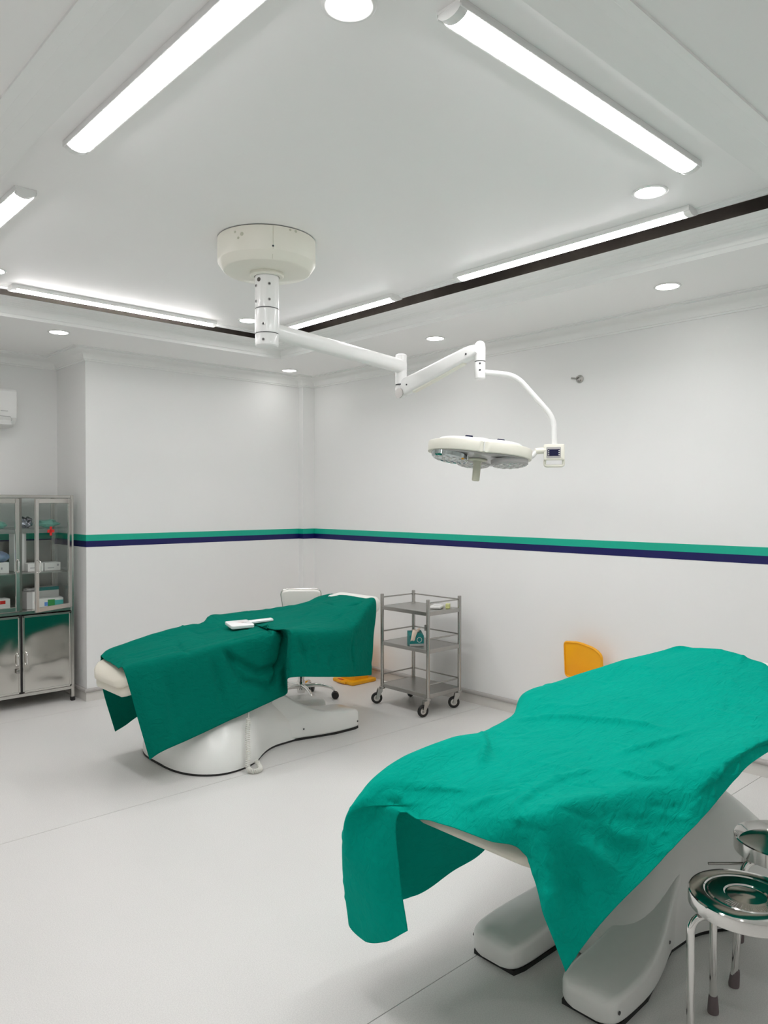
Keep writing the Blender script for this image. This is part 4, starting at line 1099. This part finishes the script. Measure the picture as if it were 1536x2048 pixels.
def glass_door(x0, x1, hinge_right, ang, name_cross):
    w = x1 - x0
    px_ = x1 if hinge_right else x0
    R = Matrix.Translation((px_, -.004, 0)) @ Matrix.Rotation(ang, 4, 'Z') @ Matrix.Translation((-px_, 0, 0))
    f = new()
    for a, b_, c, e in ((x0, x0 + .030, .760, 1.626), (x1 - .030, x1, .760, 1.626), (x0 + .03, x1 - .03, .760, .795), (x0 + .03, x1 - .03, 1.59, 1.626)):
        box(f, a, b_, -.016, .004, c, e, .003, 1, R)
    d = obj('upper_door', f, 'steel', cb_)
    g_ = obj('pane', box(new(), x0 + .028, x1 - .028, -.008, -.004, .79, 1.595, 0, 1, R), 'glass', d)
    handle(d, (x0 + .015) if hinge_right else (x1 - .015), 1.06, 1.16, -.016, R)
    if name_cross:
        cx_, cz_, s_ = (x0 + x1) / 2 - .030, 1.375, .0115
        cr_ = new()
        box(cr_, cx_ - s_, cx_ + s_, -.0095, -.0082, cz_ - s_ * 3, cz_ + s_ * 3, 0, 1, R)
        box(cr_, cx_ - s_ * 3, cx_ + s_ * 3, -.0095, -.0082, cz_ - s_, cz_ + s_, 0, 1, R)
        obj('red_cross', cr_, 'red_mark', d)
    return d
glass_door(.028, cm - .011, False, 0.0, False)
glass_door(cm + .013, cw - .028, True, math.radians(26), True)

def carton(loc, rz, sx_, sy_, sz_, body, marks, label, name='carton_box'):
    t = thing(name, label, 'box', loc, rz, 'cartons in the steel cabinet')
    b_ = obj('carton', box(new(), -sx_ / 2, sx_ / 2, -sy_ / 2, sy_ / 2, 0, sz_, .0015, 1), body, t)
    for nm, mt, a, c, e, g in marks:     # fractions on the front face
        obj(nm, box(new(), sx_ * (a - .5), sx_ * (c - .5), -sy_ / 2 - .0008, -sy_ / 2 + .002, sz_ * e, sz_ * g), mt, b_)
    return t
X0, Y0 = CX0, CY0
carton((2.005, 6.30, .756), .15, .10, .12, .135, 'grey_card', [('front_label', 'white_card', .45, 1, 0, 1), ('small_print', 'grey_print', .62, .74, .62, .72), ('small_print', 'pink_print', .6, .76, .30, .45)], 'grey and white carton standing in the cabinet bottom bay')
carton((2.155, 6.30, .756), -.1, .19, .12, .075, 'white_card', [('printed_panel', 'green_print', .38, .66, 0, .85), ('printed_panel', 'teal_print', .66, 1, .15, .75), ('printed_panel', 'blue_print', .25, .38, .2, .6)], 'flat white carton with green and teal print in cabinet')
carton((2.185, 6.44, .756), .05, .16, .10, .150, 'white_card', [('printed_panel', 'teal_card', 0, 1, .82, 1)], 'white carton with teal lid behind the flat one')
carton((2.055, 6.36, 1.046), 0, .12, .12, .065, 'white_card', [('small_print', 'grey_print', .15, .55, .4, .5)], 'white carton on cabinet shelf, left of a pair')
carton((2.185, 6.36, 1.046), 0, .125, .12, .065, 'white_card', [('small_print', 'grey_print', .2, .6, .3, .4), ('small_print', 'grey_print', .78, .9, .55, .8)], 'white carton on cabinet shelf, right of a pair')
carton((1.965, 6.45, 1.046), 0, .09, .13, .30, 'white_card', [('side_strip', 'grey_card', .85, 1, 0, 1)], 'tall plain white carton on cabinet shelf')
carton((1.80, 6.30, .756), .1, .09, .10, .095, 'white_card', [('small_print', 'red_mark', .15, .6, .60, .88), ('side_strip', 'pink_print', .05, .12, 0, 1)], 'white carton with red print in left cabinet bay')
carton((1.685, 6.36, .756), -.1, .10, .12, .14, 'grey_card', [('front_label', 'white_card', .1, .9, .2, .55)], 'grey carton in left cabinet bay')
carton((1.79, 6.36, 1.046), 0, .13, .13, .085, 'white_card', [('knob', 'grey_print', .55, .63, .35, .55)], 'white instrument box on left cabinet shelf', 'instrument_box')

def lump(name, loc, sc, mt, label, cat, seed, amp=.35):
    b_ = new(); bmesh.ops.create_icosphere(b_, subdivisions=4, radius=1)
    for v_ in b_.verts:
        n = noise.noise(v_.co * 1.6 + Vector((seed, 0, 0))) * amp + noise.noise(v_.co * 4 + Vector((0, seed, 0))) * amp * .35
        v_.co *= 1 + n
        v_.co = Vector((v_.co.x * sc[0], v_.co.y * sc[1], max(v_.co.z, -.85) * sc[2]))
    z0 = min(v_.co.z for v_ in b_.verts)
    for v_ in b_.verts: v_.co.z -= z0
    o = obj(name, b_, mt, None, smooth=180)
    o.location = loc
    return tag(o, label, cat)
lump('plastic_bag', (2.17, 6.38, 1.396), (.085, .07, .035), 'green_bag', 'crumpled pale green plastic bag on the cabinet top shelf', 'bag', 2.3)
lump('instrument_bundle', (2.00, 6.36, 1.396), (.045, .05, .045), 'steel_items', 'bundle of dark shiny instruments on the cabinet top shelf', 'instruments', 5.1, .6)
lump('wrapped_pack', (1.79, 6.36, 1.132), (.075, .07, .045), 'blue_grey_bag', 'blue grey wrapped pack on left cabinet shelf', 'pack', 7.7, .25)
lump('wrapped_pack', (2.03, 6.34, .892), (.06, .05, .012), 'grey_card', 'crumpled grey wrapper on the grey and white carton', 'pack', 9.4, .5)
lump('folded_cloth', (1.78, 6.36, 1.396), (.08, .08, .03), 'green_bag', 'folded pale green cloth on left cabinet top shelf', 'cloth', 12.0, .2)

# ------------------------------------------------------------------ air conditioner
ac = thing('air_conditioner', 'white split air conditioner high on the alcove wall above cabinet', 'air conditioner', (1.55, YA, 2.205))
secs = []
pr_ = [(0, 0), (-.10, .002), (-.165, .022), (-.205, .070), (-.212, .10), (-.212, .28), (-.200, .296), (-.18, .298), (0, .298)]
for x, k in ((-.425, .97), (-.42, .99), (-.412, 1), (.412, 1), (.42, .99), (.425, .97)):
    secs.append([(x, y * k, .149 + (z - .149) * k) for y, z in pr_])
obj('casing', loft(new(), secs), 'ac_white', ac, smooth=25)
lv = new(); box(lv, -.40, .385, -.004, .004, -.040, .040, .003, 1, Matrix.Translation((0, -.189, .045)) @ Matrix.Rotation(math.radians(-38), 4, 'X'))
lo = obj('louvre', lv, 'ac_white', ac)
gpts = [(-.40, -.2085, .079), (.388, -.2085, .079), (.388, -.170, .020), (-.40, -.170, .020)]
obj('louvre_gap', tube(new(), [(-.40, -.2092, .080), (.372, -.2092, .080), (.388, -.198, .060), (.380, -.174, .027), (-.40, -.172, .025)], .0022, 6), 'ac_grey', ac)
obj('brand_mark', box(new(), .30, .355, -.2135, -.2115, .118, .124), 'ac_grey', ac)
obj('pipe_cover', box(new(), .255, .305, -.05, -.002, .296, .56, .006, 1), 'ac_white', ac)

# ------------------------------------------------------------------ round steel stools
def stool(loc, rz, dished, foot_r, label, rod=False):
    t = thing('round_stool', label, 'stool', loc, rz, None)
    zt, R = .462, .157
    if dished:
        pr = [(0, zt - .030), (.10, zt - .030), (.140, zt - .026), (R - .006, zt - .004), (R - .002, zt), (R, zt - .004), (R, zt - .048), (R - .004, zt - .050), (R - .006, zt - .048)]
    else:
        pr = [(0, zt), (.030, zt)]
        for rr, dpt in ((.050, -.0035), (.056, -.0035), (.060, 0), (.100, 0), (.104, -.0025), (.110, -.0025), (.114, 0)):
            pr.append((rr, zt + dpt))
        pr += [(R - .010, zt), (R - .004, zt - .0015), (R - .001, zt - .005), (R, zt - .010), (R, zt - .040), (R - .003, zt - .042), (R - .004, zt - .040)]
    st_ = obj('seat', lathe(new(), pr, 72, cap=False), 'seat_steel', t, smooth=25)
    obj('seat_underside', lathe(new(), [(0, zt - .040), (R - .004, zt - .040)], 48, cap=False), 'steel_dark', st_)
    if not dished:
        # embossed arc of lettering-like ridges between the rings
        eb = new()
        for k in range(26):
            a = 1.9 + k * .075
            if k % 7 == 6: continue
            box(eb, .068, .090 + .004 * (k % 3), -.0016, .0016, zt - .0005, zt + .0009, 0, 1, Matrix.Rotation(a, 4, 'Z'))
        obj('embossing', eb, 'seat_steel', st_)
    for k in range(4):
        a = PI / 2 * k
        c, s_ = math.cos(a), math.sin(a)
        p = fillet([(.05 * c, .05 * s_, zt - .055), (.170 * c, .170 * s_, zt - .055), (.170 * c + (foot_r - .17) * c * .25, .170 * s_ + (foot_r - .17) * s_ * .25, zt - .16), (foot_r * c, foot_r * s_, .03)], .055, 8)
        lg = obj('leg', tube(new(), p, .0115, 16), 'chrome', t, smooth=60)
        d = Vector((foot_r * c - .17 * c, foot_r * s_ - .17 * s_, -(zt - .16) + .0)).normalized()
        b0 = Vector((foot_r * c, foot_r * s_, 0))
        obj('rubber_foot', tube(new(), [b0 + Vector((0, 0, .0)), b0 + Vector((0, 0, .006)), b0 - d * .045 * Vector((1, 1, 1)).length / 1.732, b0 - d * .055], [.0165, .0175, .0145, .0130], 16), 'rubber_foot', lg, smooth=50)
    if rod:
        Rz = Matrix.Rotation(-rz, 4, 'Z')
        obj('cross_bar', tube(new(), [Rz @ Vector((-.20, .17, .385)), Rz @ Vector((.10, -.11, .385))], .0048, 8), 'steel_dark', t, smooth=60)
    return t
stool((2.252, .882, 0), math.radians(54), False, .168, 'round stool with polished flat seat and embossed rings')
stool((2.715, .938, 0), math.radians(64), True, .205, 'round stool with hollow dished seat beside the flat seated one', True)
